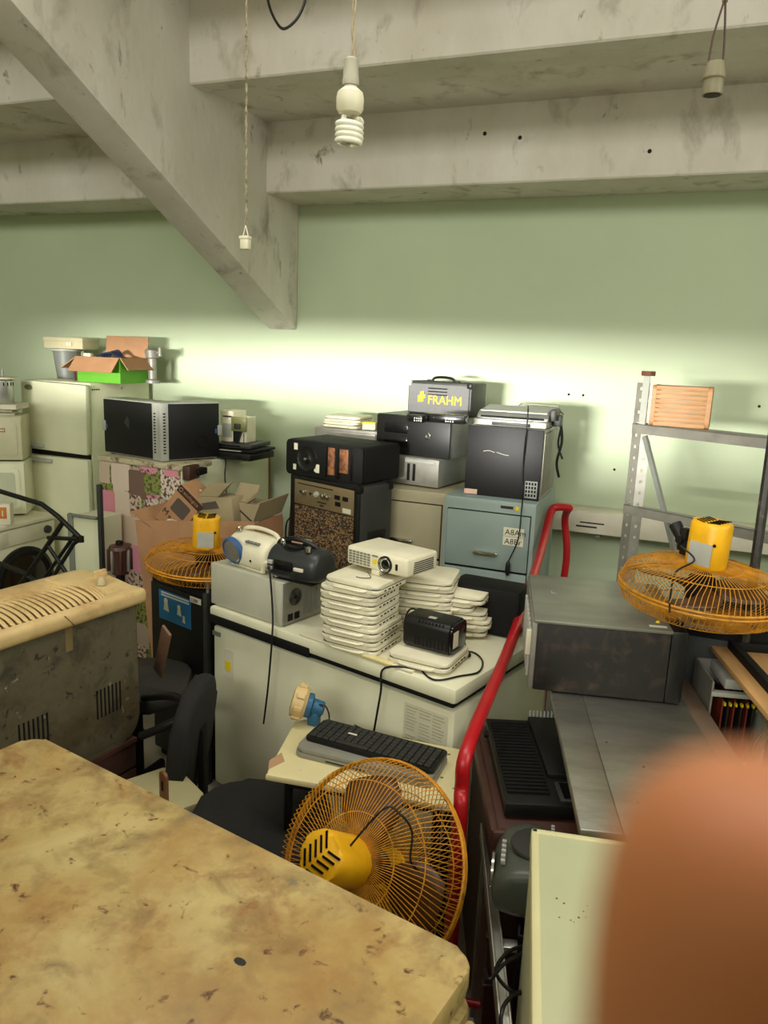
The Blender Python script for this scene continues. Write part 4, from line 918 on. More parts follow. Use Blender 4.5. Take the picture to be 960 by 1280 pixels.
# fan at the right, lying under the shelf
c2 = atz(876, 737, 1.32)
make_fan('yellow wire fan lying flat under the metal shelf, motor on top', TR(c2.x, c2.y, 1.32) @ RY(.04) @ RX(.02) @ RZ(-.5), .262, .085, 96, .9, 1, 2.9)
F2 = c2
cord('fan_lead', [Vector((c2.x - .08, c2.y - .05, 1.47)), aty(868, 700, c2.y - .06), aty(845, 715, c2.y - .12), aty(838, 745, c2.y - .20), aty(837, 765, c2.y - .3) ], .0032, 'thin black lead hanging from the fan under the metal shelf')
t = T('dark_cabinet', 'dark metal cabinet carrying the fan under the metal shelf', 'cabinet', (c2.x - .04, c2.y + .17, 0), 0)
part('body', rb(BM(), 0, .36, .01, .24, .03, 1.222, .006), black2, t); part('door', rb(BM(), .01, .35, -.004, .012, .05, 1.1, .004), darkgrey, t); part('plinth', rb(BM(), .02, .34, .03, .22, 0, .03), black2, t)

# ------------------------------------------------------------------ red hand truck
def tubeobj(nm, pts, r, m, p): return part(nm, tube(BM(), smoothline(pts, 6), r, 12), m, p, 60)
t = T('hand_truck', 'red tubular hand truck lying back between freezer and filing cabinet', 'hand truck', (-.47, 1.88, 0), 0)
O = t.location.copy()
top_ = aty(688, 642, 4.02); low = aty(588, 925, 2.0); mid = aty(600, 890, 2.10)
v = lambda *ps: [Vector(p) - O for p in ps]
tubeobj('rail', v(aty(712, 635, 4.12), aty(696, 634, 4.07), top_, aty(676, 690, 3.7), aty(640, 800, 2.75), low, aty(577, 985, 1.93), aty(574, 1040, 1.89), Vector((aty(574, 1040, 1.89).x, 1.87, .012))), .021, redp, t)
tr2 = aty(706, 650, 4.2)
tubeobj('rail', v(aty(712, 635, 4.12), tr2, aty(708, 700, 4.2), Vector((tr2.x, 4.2, .5)), Vector((tr2.x, 4.2, .02))), .02, redp, t)
r2 = low + Vector((.30, .0, .0))
tubeobj('rail', v(Vector((r2.x - .06, 1.99, .62)), Vector((r2.x - .06, 1.95, .5)), Vector((r2.x - .06, 1.92, .02))), .018, redp, t)
bm = BM(); [cyl(bm, Vector((aty(577, 1000, 1.9).x, 1.885, z)) - O, Vector((r2.x - .06, 1.925, z)) - O, .012) for z in (.16,)]; part('cross_bar', bm, redp, t)
part('toe_plate', rb(BM(), -.02, .3, -.12, .02, .0, .01), redp, t)

# ------------------------------------------------------------------ right side: white trunking on the wall, slotted shelf, pine box
a = aty(692, 636, 4.52); b_ = aty(950, 676, 4.52)
t = T('long_white_case', 'long white metal case running along the wall behind the shelf', 'case', (a.x, 4.52, a.z - .125), 0)
L_ = b_.x - a.x + .8
part('body', rb(BM(), 0, L_, 0, .228, 0, .125, .004), mat('white_case', (214, 206, 186), .45), t); bm = BM(); rb(bm, .16, .30, -.0015, .001, .06, .068); rb(bm, .14, .26, -.0015, .001, .035, .045); part('printed_mark', bm, ink, t)
part('end_cap', rb(BM(), -.006, .002, .005, .22, .004, .12, .002), lgrey, t)
for x in (.25, L_ - .2): part('wall_bracket', rb(BM(), x, x + .03, .05, .2295, -.03, .002), galv, t)
def slotted(bm, length, w, M, pitch=.05, hole=.011):
    """a perforated flange: a strip along z with a row of square holes"""
    n = int(length / pitch); ph = length / n
    for i in range(n):
        z0, z1 = i * ph, (i + 1) * ph; zc = (z0 + z1) / 2; h = hole / 2; xc = w / 2
        P = {}
        for ix, x in enumerate((0, xc - h, xc + h, w)):
            for iz, z in enumerate((z0, zc - h * 1.2, zc + h * 1.2, z1)): P[ix, iz] = bm.verts.new(M @ Vector((x, 0, z)))
        for ix in range(3):
            for iz in range(3):
                if (ix, iz) != (1, 1): bm.faces.new((P[ix, iz], P[ix + 1, iz], P[ix + 1, iz + 1], P[ix, iz + 1]))
    bmesh.ops.remove_doubles(bm, verts=bm.verts[:], dist=1e-5)
def solid(o, t_): s = o.modifiers.new('thick', 'SOLIDIFY'); s.thickness = t_; s.offset = 0; return o
SP = aty(797, 478, 3.5); SR = -.50
SH = SP.z
t = T('slotted_shelf', 'grey slotted-angle metal shelving frame against the green wall', 'shelf', (SP.x, SP.y, 0), SR)
SL, SD = .95, .38
for i, (x, y, sx, sy) in enumerate(((0, 0, 1, 1), (SL, 0, -1, 1))):
    hh = SH + (.03 if i == 2 else 0)
    bm = BM(); slotted(bm, hh, .042, TR(x, y, 0) @ Matrix.Diagonal((sx, 1, 1, 1))); po = solid(part('post', bm, galv, t, False), .003)
    bm = BM(); slotted(bm, hh, .042, TR(x, y, 0) @ TR(.042 * sx, .001, 0) @ RZ(.45 * sy if sx > 0 else PI - .45)); solid(part('post_flange', bm, galv, po, False), .003)
zA = zat(529, SP.x, SP.y); zB2 = zat(630, SP.x, SP.y)
for z in (zA, zB2, .35):
    bm = BM(); rb(bm, .0, SL, -.006, -.002, z - .042, z); rb(bm, .0, SL, -.006, .11 if z == zA else .04, z - .004, z); part('shelf_beam', bm, galv, t)
g1 = (.06, .005, zA - .05); g2 = (.26, .005, zat(690, *(TR(SP.x, SP.y, 0) @ RZ(SR) @ Vector((.26, 0, 0)))[:2]))
bm = BM(); tube(bm, [Vector(g1), Vector(g2)], .013, 4); part('diagonal_brace', bm, grey, t)
part('upright_tab', rb(BM(), .03, .06, -.006, -.001, zA + .0, SH + .04), lgrey, t)
part('rusty_cap', rb(BM(), .02, .065, -.012, .03, SH + .03, SH + .05, .003), mat('rust', (112, 70, 46), .8, var=.3, scale=30), t)
SM = TR(SP.x, SP.y, 0) @ RZ(SR)
# pine box of slats
A = SM @ Vector((.065, -.01, zA + .001))
b1 = atz(886, 530, zA)
bw_ = .235; bh_ = zat(481, A.x, A.y) - zA
t = T('pine_box', 'slatted pine box standing on the metal shelf', 'box', A + Vector((.015, -.035, 0)), SR + .45)
nS = 9
part('end_board', prism(BM(), rrect(0, .2, 0, bh_, .02), 0, .018, 'x', b=.002), wood, t); part('end_board', prism(BM(), rrect(0, .2, 0, bh_, .02), bw_ - .018, bw_, 'x', b=.002), wood, t)
for k in range(nS): part('slat', rb(BM(), .016, bw_ - .016, .002, .012, .001 + k * bh_ / nS, (k + 1) * bh_ / nS - .0006, .0012), wood, t)
for k in range(8): part('top_slat', rb(BM(), .018, bw_ - .018, .008 + k * .023, .008 + k * .023 + .021, bh_ - .010, bh_ - .002, .001), wood, t)

# ------------------------------------------------------------------ black equipment case on a steel bench
ZU = 1.215
A, W_, R_ = edge((669, 774), (863, 791), ZU); zbU = .965
t = T('equipment_case', 'large black and grey metal equipment case lying on the steel bench', 'case', (A.x, A.y, zbU), R_)
hU = ZU - zbU; dU = .53
dkm = mat('worn_black_steel', (28, 25, 22), .6, metal=0, var=.35, scale=5, col2=(66, 50, 40), amt=.28, scale2=16, sharp=.2)
part('case', rb(BM(), 0.01, W_ - .055, .0, dU, .004, hU - .006, .004), dkm, t)
part('top_cover', rb(BM(), -.002, W_ - .05, -.003, dU + .002, hU - .012, hU, .004), mat('grey_steel_cover', (132, 132, 118), .42, metal=.3, var=.22, scale=5, stretch=(1, 3, 1)), t)
part('bezel', rb(BM(), W_ - .056, W_, -.002, dU + .002, .0, hU + .001, .012), black, t)
rp = part('rear_plate', rb(BM(), -.006, .012, .004, dU - .004, .006, hU - .012, .002), galv, t)
bm = BM(); [rb(bm, -.014, -.004, .05 + k * .05, .075 + k * .05, .03, hU - .05, .003) for k in range(8)]; part('connector_block', bm, lgrey, rp)
bm = BM(); rb(bm, -.022, -.004, .03, .045, hU * .45, hU * .8, .003); part('white_plug', bm, offw, rp)
part('paper_strip', rb(BM(), W_ - .12, W_ - .065, .025, .04, hU, hU + .0012), paper, t); part('yellow_dot', lathe(BM(), [(.008, 0), (.004, .006), (.001, .007)], 10, TR(W_ - .085, .075, hU)), sticky, t); part('foil_scrap', prism(BM(), [(.07, .30), (.09, .30), (.075, .31), (.072, .34)], hU, hU + .001, 'z'), lgrey, t)
for k in range(4): part('foot', rb(BM(), .04 + .36 * (k % 2), .08 + .36 * (k % 2), .04 + .4 * (k // 2), .08 + .4 * (k // 2), 0, .006), black2, t)
zS = zbU - .001
A = atz(690, 868, zS); B = atz(724, 1030, zS); d = A - B; RS = math.atan2(d.y, d.x) - PI / 2
C = atz(858, 882, zS); wS = (RZ(-RS) @ (C - A)).x
t = T('steel_bench', 'stainless steel bench with a folded seam under the equipment case', 'bench', (B.x, B.y, 0), RS)
O = t.location.copy(); LS = d.length + .36; y0 = -.02
part('top_sheet', rb(BM(), .10, wS, y0, LS, zS - .025, zS, .004), steel, t); part('side_sheet', rb(BM(), 0, .0995, y0, LS, zS - .03, zS - .0005, .004), steel, t)
part('wooden_edge', rb(BM(), wS + .001, wS + .07, y0, LS, zS - .05, zS - .012, .004), mat('brown_edge', (112, 92, 74), .6), t)
for x in (.02, wS - .04):
    for y in (.05, LS - .08): part('leg', rb(BM(), x, x + .03, y, y + .03, 0, zS - .028), galv, t)
part('lower_rail', rb(BM(), .02, wS, .05, .08, .2, .23), galv, t)
bm = BM(); [lathe(bm, [(.004, 0), (.003, .001)], 8, TR(x, y, zS)) for x, y in ((.16, .12), (.21, .30), (.13, .42))]; part('rust_spot', bm, brownp, t)

BENCH_O = O.copy()
# black ridged device on brown tray
zD = .83
A, W_, R_ = edge((632, 1000), (722, 1000), zD); Q = atz(607, 894, zD)
dD = (RZ(-R_) @ (Q - A)).y
dd = Q - A; Rd = math.atan2(dd.y, dd.x) - PI / 2
t = T('ridged_amplifier', 'black ridged electronic device lying on a brown tray beside the bench', 'device', (A.x, A.y, zD - .06), Rd)
ld = dd.length; wd = .27
part('case', rb(BM(), 0, wd, 0, ld, .004, .05, .006), black, t)
for k in range(22): part('ridge', rb(BM(), .012, .135, .05 + k * (ld - .075) / 22, .05 + (k + .55) * (ld - .075) / 22, .049, .057), black2, t)
part('smooth_cover', rb(BM(), .145, wd - .004, .14, ld - .004, .045, .066, .004), black, t); part('display_frame', rb(BM(), .16, wd - .01, .02, .12, .046, .054, .003), darkgrey, t); part('display', rb(BM(), .172, wd - .018, .03, .11, .053, .056), glass, t)
for k in range(9): part('fin', rb(BM(), .15 + k * .0125, .155 + k * .0125, ld - .006, ld + .006, .045, .085, .001), lgrey, t)
part('side_knob', lathe(BM(), [(.012, 0), (.01, .012)], 12, TR(0, ld - .08, .03) @ RY(-PI / 2)), black2, t); part('foot', rb(BM(), .02, wd - .02, .02, ld - .02, 0, .006), black2, t)
t = T('brown_tray', 'brown plastic tray under the ridged device', 'tray', (A.x, A.y, zD - .105), Rd)
part('floor_panel', rb(BM(), -.03, wd + .03, -.055, ld + .03, .012, .044, .01), brownp, t)
for q in ((-.04, wd + .04, -.07, -.045), (-.04, wd + .04, ld + .02, ld + .04), (-.045, -.02, -.06, ld + .03), (wd + .02, wd + .04, -.06, ld + .03)): part('rim', rb(BM(), q[0], q[1], q[2], q[3], 0, .05, .008), brownp, t)
t = T('brown_crate', 'brown plastic crate stacked under the brown tray', 'crate', (A.x, A.y, 0), Rd)
zcr = zD - .106
for q in ((-.03, wd + .03, -.06, -.04), (-.03, wd + .03, ld + .01, ld + .03), (-.03, -.01, -.04, ld + .01), (wd + .01, wd + .03, -.04, ld + .01)): part('side', rb(BM(), *q, .01, zcr, .004), brownp, t)
part('base', rb(BM(), -.02, wd + .02, -.05, ld + .02, 0, .02), brownp, t)
for k in range(4): part('band', rb(BM(), -.034, wd + .034, -.064, -.038, .1 + k * .16, .115 + k * .16, .003), brownp, t)

# white refrigerator top at the lower right
zF = 1.0
A, W_, R_ = edge((664, 1034), (816, 1031), zF); N_ = atz(656, 1280, zF)
dd = A - N_; RF = math.atan2(dd.y, dd.x) - PI / 2
t = T('small_refrigerator', 'small white refrigerator seen from above at the lower right', 'refrigerator', (A.x, A.y, 0), RF + .02)
wF, dF = .56, .62
m_wt = mat('cream_white_top', (192, 193, 156), .4, var=.06, scale=3)
part('body', rb(BM(), .004, wF - .004, -dF, -.004, .03, zF - .02, .01), m_wt, t); part('top_panel', rb(BM(), .016, wF - .016, -dF + .016, -.016, zF - .03, zF - .003, .002), m_wt, t)
rim = mat('cream_rim', (214, 206, 158), .45, var=.08)
for q in ((0, wF, -.018, 0), (0, wF, -dF, -dF + .018), (0, .018, -dF, 0), (wF - .018, wF, -dF, 0)): part('rim', rb(BM(), *q, zF - .05, zF, .005), rim, t)
part('plinth', rb(BM(), .03, wF - .03, -dF + .03, -.03, 0, .032), black2, t)
bm = BM(); [lathe(bm, [(.0016 + .001 * (k % 3), 0), (.001, .0005)], 6, TR(.08 + .05 * math.sin(k * 2.4) * .6, -.25 - .03 * math.cos(k * 1.7), zF - .0032)) for k in range(9)]; part('specks', bm, brownp, t)

# grey radio, steel rail and cables in the gap beside it
p = atz(645, 1095, .72)
M = Matrix.Translation(p) @ RZ(RF + PI / 2 - .05) @ RX(-.95)
t, bo = radio('radio', 'dark grey rounded portable radio standing in the gap beside the small refrigerator', Matrix.Translation(p + Vector((.135, -.08, -.06))) @ RZ(RF + PI / 2) @ TR(0, 0, 0), .24, mat('green_grey_plastic', (74, 78, 68), .4, var=.1), black, black)
part('cd_lid', lathe(BM(), [(.066, 0), (.064, .006), (.03, .010), (.001, .011)], 26, TR(.12, .075, .147)), darkgrey, t)
bm = BM(); [rb(bm, .045 + k * .02, .055 + k * .02, .15, .162, .128, .14, .002) for k in range(5)]; [rb(bm, .16 + k * .014, .168 + k * .014, .025, .035, .138, .146, .002) for k in range(5)]; part('buttons', bm, lgrey, t)
part('display_ring', lathe(BM(), [(.045, 0), (.045, .006), (.038, .008)], 22, TR(.1, .178, .07) @ RX(-PI / 2)), chrome, t); part('display', lathe(BM(), [(.037, .004), (.001, .007)], 20, TR(.1, .178, .07) @ RX(-PI / 2)), glass, t)
part('feet', rb(BM(), .03, .2, .03, .15, -.003, .006, .002), black2, t)
t = T('radio_plinth', 'dark wooden box under the grey radio', 'box', (p.x + .035, p.y - .11, 0), RF)
zq = p.z - .063
part('box', rb(BM(), 0, .12, -.02, .24, 0, zq, .004), black2, t); part('lid', rb(BM(), -.002, .122, -.022, .242, zq - .02, zq, .003), black2, t)
a = atz(612, 1040, .62); b_ = atz(640, 1290, .62)
dd = a - b_
t = T('steel_rail', 'grey steel channel rail running beside the grey radio', 'rail', (b_.x, b_.y, .0), math.atan2(dd.y, dd.x) - PI / 2)
lr = dd.length
part('channel', rb(BM(), -.03, .0, 0, lr, .60, .625, .003), steel, t); part('lip', rb(BM(), -.03, -.024, 0, lr, .60, .65, .002), steel, t); part('lip', rb(BM(), -.005, .0, 0, lr, .60, .64, .002), steel, t)
for y in (.04, lr - .06): part('leg', rb(BM(), -.025, -.005, y, y + .02, 0, .602), galv, t)
part('cross_piece', rb(BM(), 0, .09, lr - .05, lr - .02, .60, .615, .002), steel, t); part('cross_piece', rb(BM(), 0, .09, lr * .35, lr * .35 + .03, .60, .615, .002), steel, t)
for i, pts in enumerate(([(662, 1180), (635, 1190), (620, 1215), (640, 1240), (655, 1238)], [(655, 1190), (630, 1205), (612, 1225), (607, 1212)], [(660, 1240), (640, 1245), (628, 1262), (626, 1285)])):
    cord('black_cable', [atz(x, y, .68 + .02 * math.sin(j)) for j, (x, y) in enumerate(pts)], .0045, ['black cable looping widest in the gap beside the small refrigerator', 'black cable crossing the steel rail beside the small refrigerator', 'black cable lowest in the gap beside the small refrigerator'][i])

# open computer with circuit boards
p = Vector((BENCH_O.x, BENCH_O.y, 0)) + RZ(RS) @ Vector((wS + .078, .74, 0)); p.z = zat(950, p.x + .15, p.y); bt = zat(852, p.x, p.y)
t = T('open_computer', 'open computer chassis with red circuit boards right of the bench', 'computer', (p.x, p.y, p.z - .08), RS)
h_ = bt - p.z + .08; w_ = .19
part('back_plate', rb(BM(), 0, w_, .20, .206, 0, h_), galv, t); part('right_plate', rb(BM(), w_ - .012, w_, 0, .206, 0, h_, .002), lgrey, t); part('left_plate', rb(BM(), 0, .006, 0, .206, 0, h_), galv, t); part('bottom', rb(BM(), 0, w_, 0, .206, 0, .006), galv, t)
part('top_bar', rb(BM(), 0, w_, -.004, .02, h_ - .05, h_ - .035, .002), lgrey, t); part('drive_case', rb(BM(), .05, w_, .03, .2, h_ - .035, h_ + .0, .003), lgrey, t)
pcb = mat('red_circuit_board', (122, 44, 26), .5, var=.35, scale=30); pcb2 = mat('dark_circuit_board', (36, 30, 26), .5, var=.4, scale=40)
for k in range(6): part('circuit_board', rb(BM(), .045 + k * .02, .05 + k * .02, .02 + .004 * (k % 3), .19, .03, h_ - .07), pcb if k % 2 == 0 else pcb2, t)
bm = BM(); [rb(bm, .048 + k * .018, .054 + k * .018, .008, .022, h_ - .085, h_ - .075) for k in range(6)]; [rb(bm, .048 + k * .018, .054 + k * .018, .008, .022, .03, .04) for k in range(6)]; part('connectors', bm, sticky, t)
bm = BM(); [tube(bm, smoothline([(.15 + .01 * k, .01, h_ - .09), (.17 + .006 * k, -.02, h_ * .6), (.15 + .01 * k, -.01, h_ * .35), (.17, .02, .05)]), .003, 5) for k in range(4)]; part('wires', bm, mat('drab_wire', (150, 140, 110), .5, var=.5, scale=20), t)
t = T('machine_stand', 'dark metal stand under the open computer', 'stand', (p.x - .004, p.y - .004, 0), RS)
part('top', rb(BM(), 0, w_ + .02, 0, .22, p.z - .11, p.z - .0805, .003), black2, t)
for k in range(4): part('leg', rb(BM(), .01 + (k % 2) * (w_ - .02), .03 + (k % 2) * (w_ - .02), .01 + .18 * (k // 2), .03 + .18 * (k // 2), 0, p.z - .11), black2, t)

# upturned plywood table with black legs
zP = 1.10
A = atz(890, 808, zP)
t = T('upturned_table', 'plywood table lying upside down, its black steel leg pointing up', 'table', (A.x, A.y, zP - .018), 0)
B = atz(960, 893, zP); dd = B - A; RT = math.atan2(dd.y, dd.x)
t.rotation_euler = (0, 0, RT)
part('plywood_top', rb(BM(), -.01, .62, 0, .55, -.001, .018, .003), plywood, t)
part('frame', rb(BM(), .03, .6, .05, .075, .018, .048, .002), black2, t); part('frame', rb(BM(), .0, .03, .05, .5, .018, .048, .002), black2, t)
q = RZ(-RT) @ (atz(930, 805, zP + .02) - A)
lt = aty(962, 575, atz(930, 805, zP).y - .03)
lp = RZ(-RT) @ (lt - Vector((A.x, A.y, zP - .018)))
part('leg', tube(BM(), [Vector((q.x, q.y, .02)), Vector((q.x + (lp.x - q.x) * .5, q.y + (lp.y - q.y) * .5, lp.z * .5)), lp + (lp - Vector((q.x, q.y, .02))) * .3], .017, 8), mat('chipped_black_steel', (46, 42, 36), .5, var=.5, scale=40, col2=(120, 104, 84), amt=.2, scale2=30), t)
part('leg', tube(BM(), [(.57, .1, .02), (.58, .1, .7)], .017, 8), black2, t)
t = T('scrap_cabinet', 'dark cabinet under the upturned plywood table', 'cabinet', (A.x + .2, A.y + .06, 0), RT)
part('body', rb(BM(), 0.02, .5, .06, .45, .02, zP - .02, .005), black2, t); part('door', rb(BM(), .03, .49, .05, .062, .05, zP - .05, .003), darkgrey, t); part('plinth', rb(BM(), .04, .48, .08, .43, 0, .022), black2, t)
p = aty(880, 790, 2.45)
for i, (px, py, px2, py2, r) in enumerate(((857, 779, 905, 787, .012), (855, 776, 879, 760, .016))):
    a = aty(px, py, 2.62); b_ = aty(px2, py2, 2.6)
    o = part('grey_bar', tube(BM(), [Vector((0, 0, 0)), b_ - a], r, 4), galv, None, False); o.location = a; tag(o, ['grey steel bar leaning below the right-hand fan, longer one', 'grey steel bar leaning below the right-hand fan, shorter one'][i], 'bar')

# ------------------------------------------------------------------ school desk and what lies on it
ZD = .72
A, W_, R_ = edge((332, 968), (573, 1010), ZD); Q = atz(372, 897, ZD); Q2 = atz(586, 938, ZD)
DM_ = TR(A.x, A.y, 0) @ RZ(R_); ql = DM_.inverted() @ Q; q2 = DM_.inverted() @ Q2
dsk = mat('cream_desk_laminate', (222, 208, 158), .45, var=.08, scale=5, col2=(120, 104, 76), amt=.08, scale2=24, sharp=.03)
t = T('school_desk', 'cream school desk carrying a black keyboard in front of the freezer', 'desk', (A.x, A.y, 0), R_)
dD = (ql.y + q2.y) / 2
part('desk_top', prism(BM(), [(0, 0), (W_, 0), (W_ + .01, .02), (q2.x, q2.y), (ql.x + .03, ql.y), (ql.x, ql.y - .03), (-.0, .02)], ZD - .022, ZD, 'z', b=.005), dsk, t)
part('chipped_corner', prism(BM(), [(-.003, .03), (.03, .09), (.0, .14), (-.02, .08)], ZD - .01, ZD + .0008, 'z'), mat('bare_board', (186, 146, 110), .7), t)
for x in (.06, W_ - .07):
    for y in (.05, dD - .06): part('leg', cyl(BM(), (x, y, 0), (x, y, ZD - .022), .014), black2, t)
part('front_bar', cyl(BM(), (.06, .05, ZD - .05), (W_ - .07, .05, ZD - .05), .012), black2, t)
bm = BM(); [lathe(bm, [(.004 + .002 * (k % 3), 0), (.003, .0006)], 8, TR(W_ - .03 - .045 * (k % 3), .1 + .05 * k % .22, ZD)) for k in range(7)]; part('stain', bm, mat('grey_stain', (120, 108, 84), .7), t)
# silver notebook base under the keyboard
a = atz(366, 945, ZD); b_ = atz(528, 985, ZD); d = b_ - a; rk = math.atan2(d.y, d.x)
t = T('silver_notebook', 'closed silver notebook computer under the black keyboard', 'laptop', (a.x, a.y, ZD + .001), rk)
wl = d.length + .03
part('base', prism(BM(), rrect(0, wl, 0, .20, .03), 0, .016, 'z', b=.005), mat('silver_plastic', (150, 148, 136), .4, metal=.3), t); part('lid', prism(BM(), rrect(.004, wl - .004, .004, .196, .03), .018, .030, 'z', b=.005), mat('silver_plastic', (0, 0, 0)), t)
part('seam', prism(BM(), rrect(.006, wl - .006, .006, .194, .028), .014, .020, 'z'), darkgrey, t); part('slot', rb(BM(), .12, .26, -.001, .002, .006, .010), black2, t)
a = atz(381, 924, ZD + .035); b_ = atz(541, 968, ZD + .035); d = b_ - a; rk = math.atan2(d.y, d.x); wk = d.length
t = T('keyboard', 'black computer keyboard on the silver notebook', 'keyboard', (a.x, a.y, ZD + .0315), rk)
part('tray', prism(BM(), rrect(0, wk, 0, .145, .012), 0, .014, 'z', b=.004), black, t)
kc = mat('black_key', (40, 40, 38), .5, var=.2)
km = None
cols = 18; dx = (wk - .024) / cols; rows = 6; dy = .126 / rows
bm = BM(); rb(bm, 0, dx - .003, 0, dy - .003, 0, .008, .0015, 1)
first = part('key', bm, kc, t); first.location = (.012, .010, .013)
for r in range(rows):
    for c in range(cols):
        if r == 0 and c == 0: continue
        if r == 0 and 3 < c < 9:
            continue
        o = first.copy(); COL.objects.link(o); o.parent = t; o.location = (.012 + c * dx, .010 + r * dy, .013)
sb = part('key', rb(BM(), 0, dx * 5 - .003, 0, dy - .003, 0, .008, .0015, 1), kc, t); sb.location = (.012 + 4 * dx, .010, .013)
part('maker_label', rb(BM(), wk * .27, wk * .34, .075, .083, .0205, .0225), paper, t)
cord('keyboard_cable', [DM_ @ Vector((W_ * .33, dD - .06, ZD + .05)), DM_ @ Vector((W_ * .45, dD - .045, ZD + .02)), DM_ @ Vector((W_ * .6, dD - .035, ZD + .006)), DM_ @ Vector((W_ * .72, dD - .05, ZD + .006)), DM_ @ Vector((W_ * .78, dD - .08, ZD + .005))], .0025, 'thin black keyboard cable curling on the cream desk')
# little clip fan at the desk corner
p = atz(383, 903, ZD)
M = TR(p.x, p.y, ZD)
t = T('clip_fan', 'small beige and blue motor unit at the back corner of the cream desk', 'motor', (p.x, p.y, ZD), 0)
AX = RZ(.35) @ RY(-PI / 2 + .25)
part('disc', lathe(BM(), [(.03, .045), (.056, .04), (.062, .02), (.062, -.0), (.05, -.012)], 22, TR(-.012, 0, .075) @ AX), cream, t)
bm = BM()
for k in range(8): rb(bm, -.01, .01, .058, .068, .0, .03, .003, M=TR(-.012, 0, .075) @ AX @ RZ(k * PI / 4))
part('lug', bm, cream, t)
part('blue_motor', lathe(BM(), [(.045, .0), (.045, .018), (.03, .024), (.028, .06), (.018, .066)], 18, TR(.0, 0, .07) @ AX @ RX(PI)), mat('teal_blue', (40, 92, 124), .45), t)
part('stand', rb(BM(), .01, .05, -.02, .02, 0, .05, .006), mat('teal_blue', (0, 0, 0)), t)
cord('motor_lead', [p + Vector((.05, .0, .08)), p + Vector((.075, .0, .08)), p + Vector((.09, .0, .05)), p + Vector((.085, .01, .004))], .003, 'short black lead of the beige and blue motor unit')

# ------------------------------------------------------------------ large yellow fan in front of the desk
c = EYE + ray(463, 1082) / FPX * 2.02
nz = (ROOM @ Vector((-.49, -.44, -.75))).normalized()
xa = (ROOM @ Vector((.75, .55, -.58))); xa = (xa - nz * xa.dot(nz)).normalized()
ya = nz.cross(xa)
R3 = Matrix((xa, ya, nz)).transposed().to_4x4()
make_fan('large yellow wire fan with a yellow motor leaning before the cream desk', Matrix.Translation(c) @ R3 @ RZ(-.25), .275, .095, 110, .5, 1.05, -1.55)
cord('fan_cable', [c + nz * .16 + xa * .0 - ya * .08, EYE + ray(475, 1015) / FPX * 1.86, EYE + ray(500, 1018) / FPX * 1.86, EYE + ray(515, 1040) / FPX * 1.88, EYE + ray(513, 1075) / FPX * 1.88, EYE + ray(524, 1090) / FPX * 1.9], .0028, 'thin dark cable across the cage of the large yellow fan')

# ------------------------------------------------------------------ office chairs in the dark corner
fab = mat('black_fabric', (27, 26, 24), .9, var=.2, scale=30, bump=.2, bscale=200); fabg = mat('charcoal_vinyl', (50, 48, 42), .6, var=.2, scale=14)
def cushion(name, w, d, h, m, parent, M, r=.3):
    bm = prism(BM(), rrect(-w / 2, w / 2, -d / 2, d / 2, min(w, d) * r, 6), -h / 2, h / 2, 'z', b=h * .35); o = part(name, bm, m, parent, 60); o.matrix_local = M; return o
def office_chair(label, loc, rz, zs, m, back=True, arms=True, bh=.42):
    t = T('office_chair', label, 'chair', loc, rz)
    cushion('seat', .46, .44, .07, m, t, TR(0, 0, zs))
    if back:
        cushion('backrest', .42, bh, .06, m, t, TR(0, .23, zs + .12 + bh / 2) @ RX(PI / 2 - .12)); part('back_stem', rb(BM(), -.03, .03, .2, .225, zs - .04, zs + .2, .004), black2, t)
    if arms:
        for s in (-1, 1):
            part('armrest', tube(BM(), smoothline([(s * .24, -.12, zs - .03), (s * .28, -.15, zs + .1), (s * .28, -.12, zs + .2), (s * .28, .1, zs + .21), (s * .28, .14, zs + .12), (s * .24, .1, zs - .03)]), .019, 9), black, t)
    part('column', cyl(BM(), (0, 0, .08), (0, 0, zs - .03), .026), black2, t)
    for k in range(5):
        a = 2 * PI * k / 5; lg = part('base_arm', tube(BM(), [(0, 0, .09), (.22 * math.cos(a), .22 * math.sin(a), .06)], [.026, .017], 8), black2, t)
        part('caster', cyl(BM(), (.22 * math.cos(a) - .012, .22 * math.sin(a), .027), (.22 * math.cos(a) + .012, .22 * math.sin(a), .027), .027, n=12), black2, lg)
    return t
q = aty(170, 856, 2.53); office_chair('charcoal office chair seat beside the window air conditioner', (q.x, q.y, 0), .5, q.z, fabg, False, False)
q = aty(240, 922, 2.3)
t = T('chair_backrest', 'loose black office chair backrest with armrest propped up before the freezer', 'backrest', (q.x, q.y, 0), -1.25)
cushion('cushion', .40, .46, .07, fab, t, TR(0, 0, q.z) @ RX(PI / 2 - .12)); part('back_stem', rb(BM(), -.03, .03, .03, .055, .02, q.z + .05, .004), black2, t); part('foot_plate', rb(BM(), -.13, .13, -.05, .12, 0, .02, .004), black2, t)
IM = (TR(q.x, q.y, 0) @ RZ(-1.25)).inverted()
part('armrest', tube(BM(), smoothline([IM @ aty(x, y, yy) for x, y, yy in ((180, 872, 2.36), (212, 870, 2.32), (229, 878, 2.28), (226, 896, 2.25), (205, 908, 2.22), (176, 920, 2.2))]), .017, 9), black, t, 60)
q = atz(325, 1022, .5); office_chair('black office chair with a round seat left of the large yellow fan', (q.x, q.y, 0), .3, .47, fab, False, False)
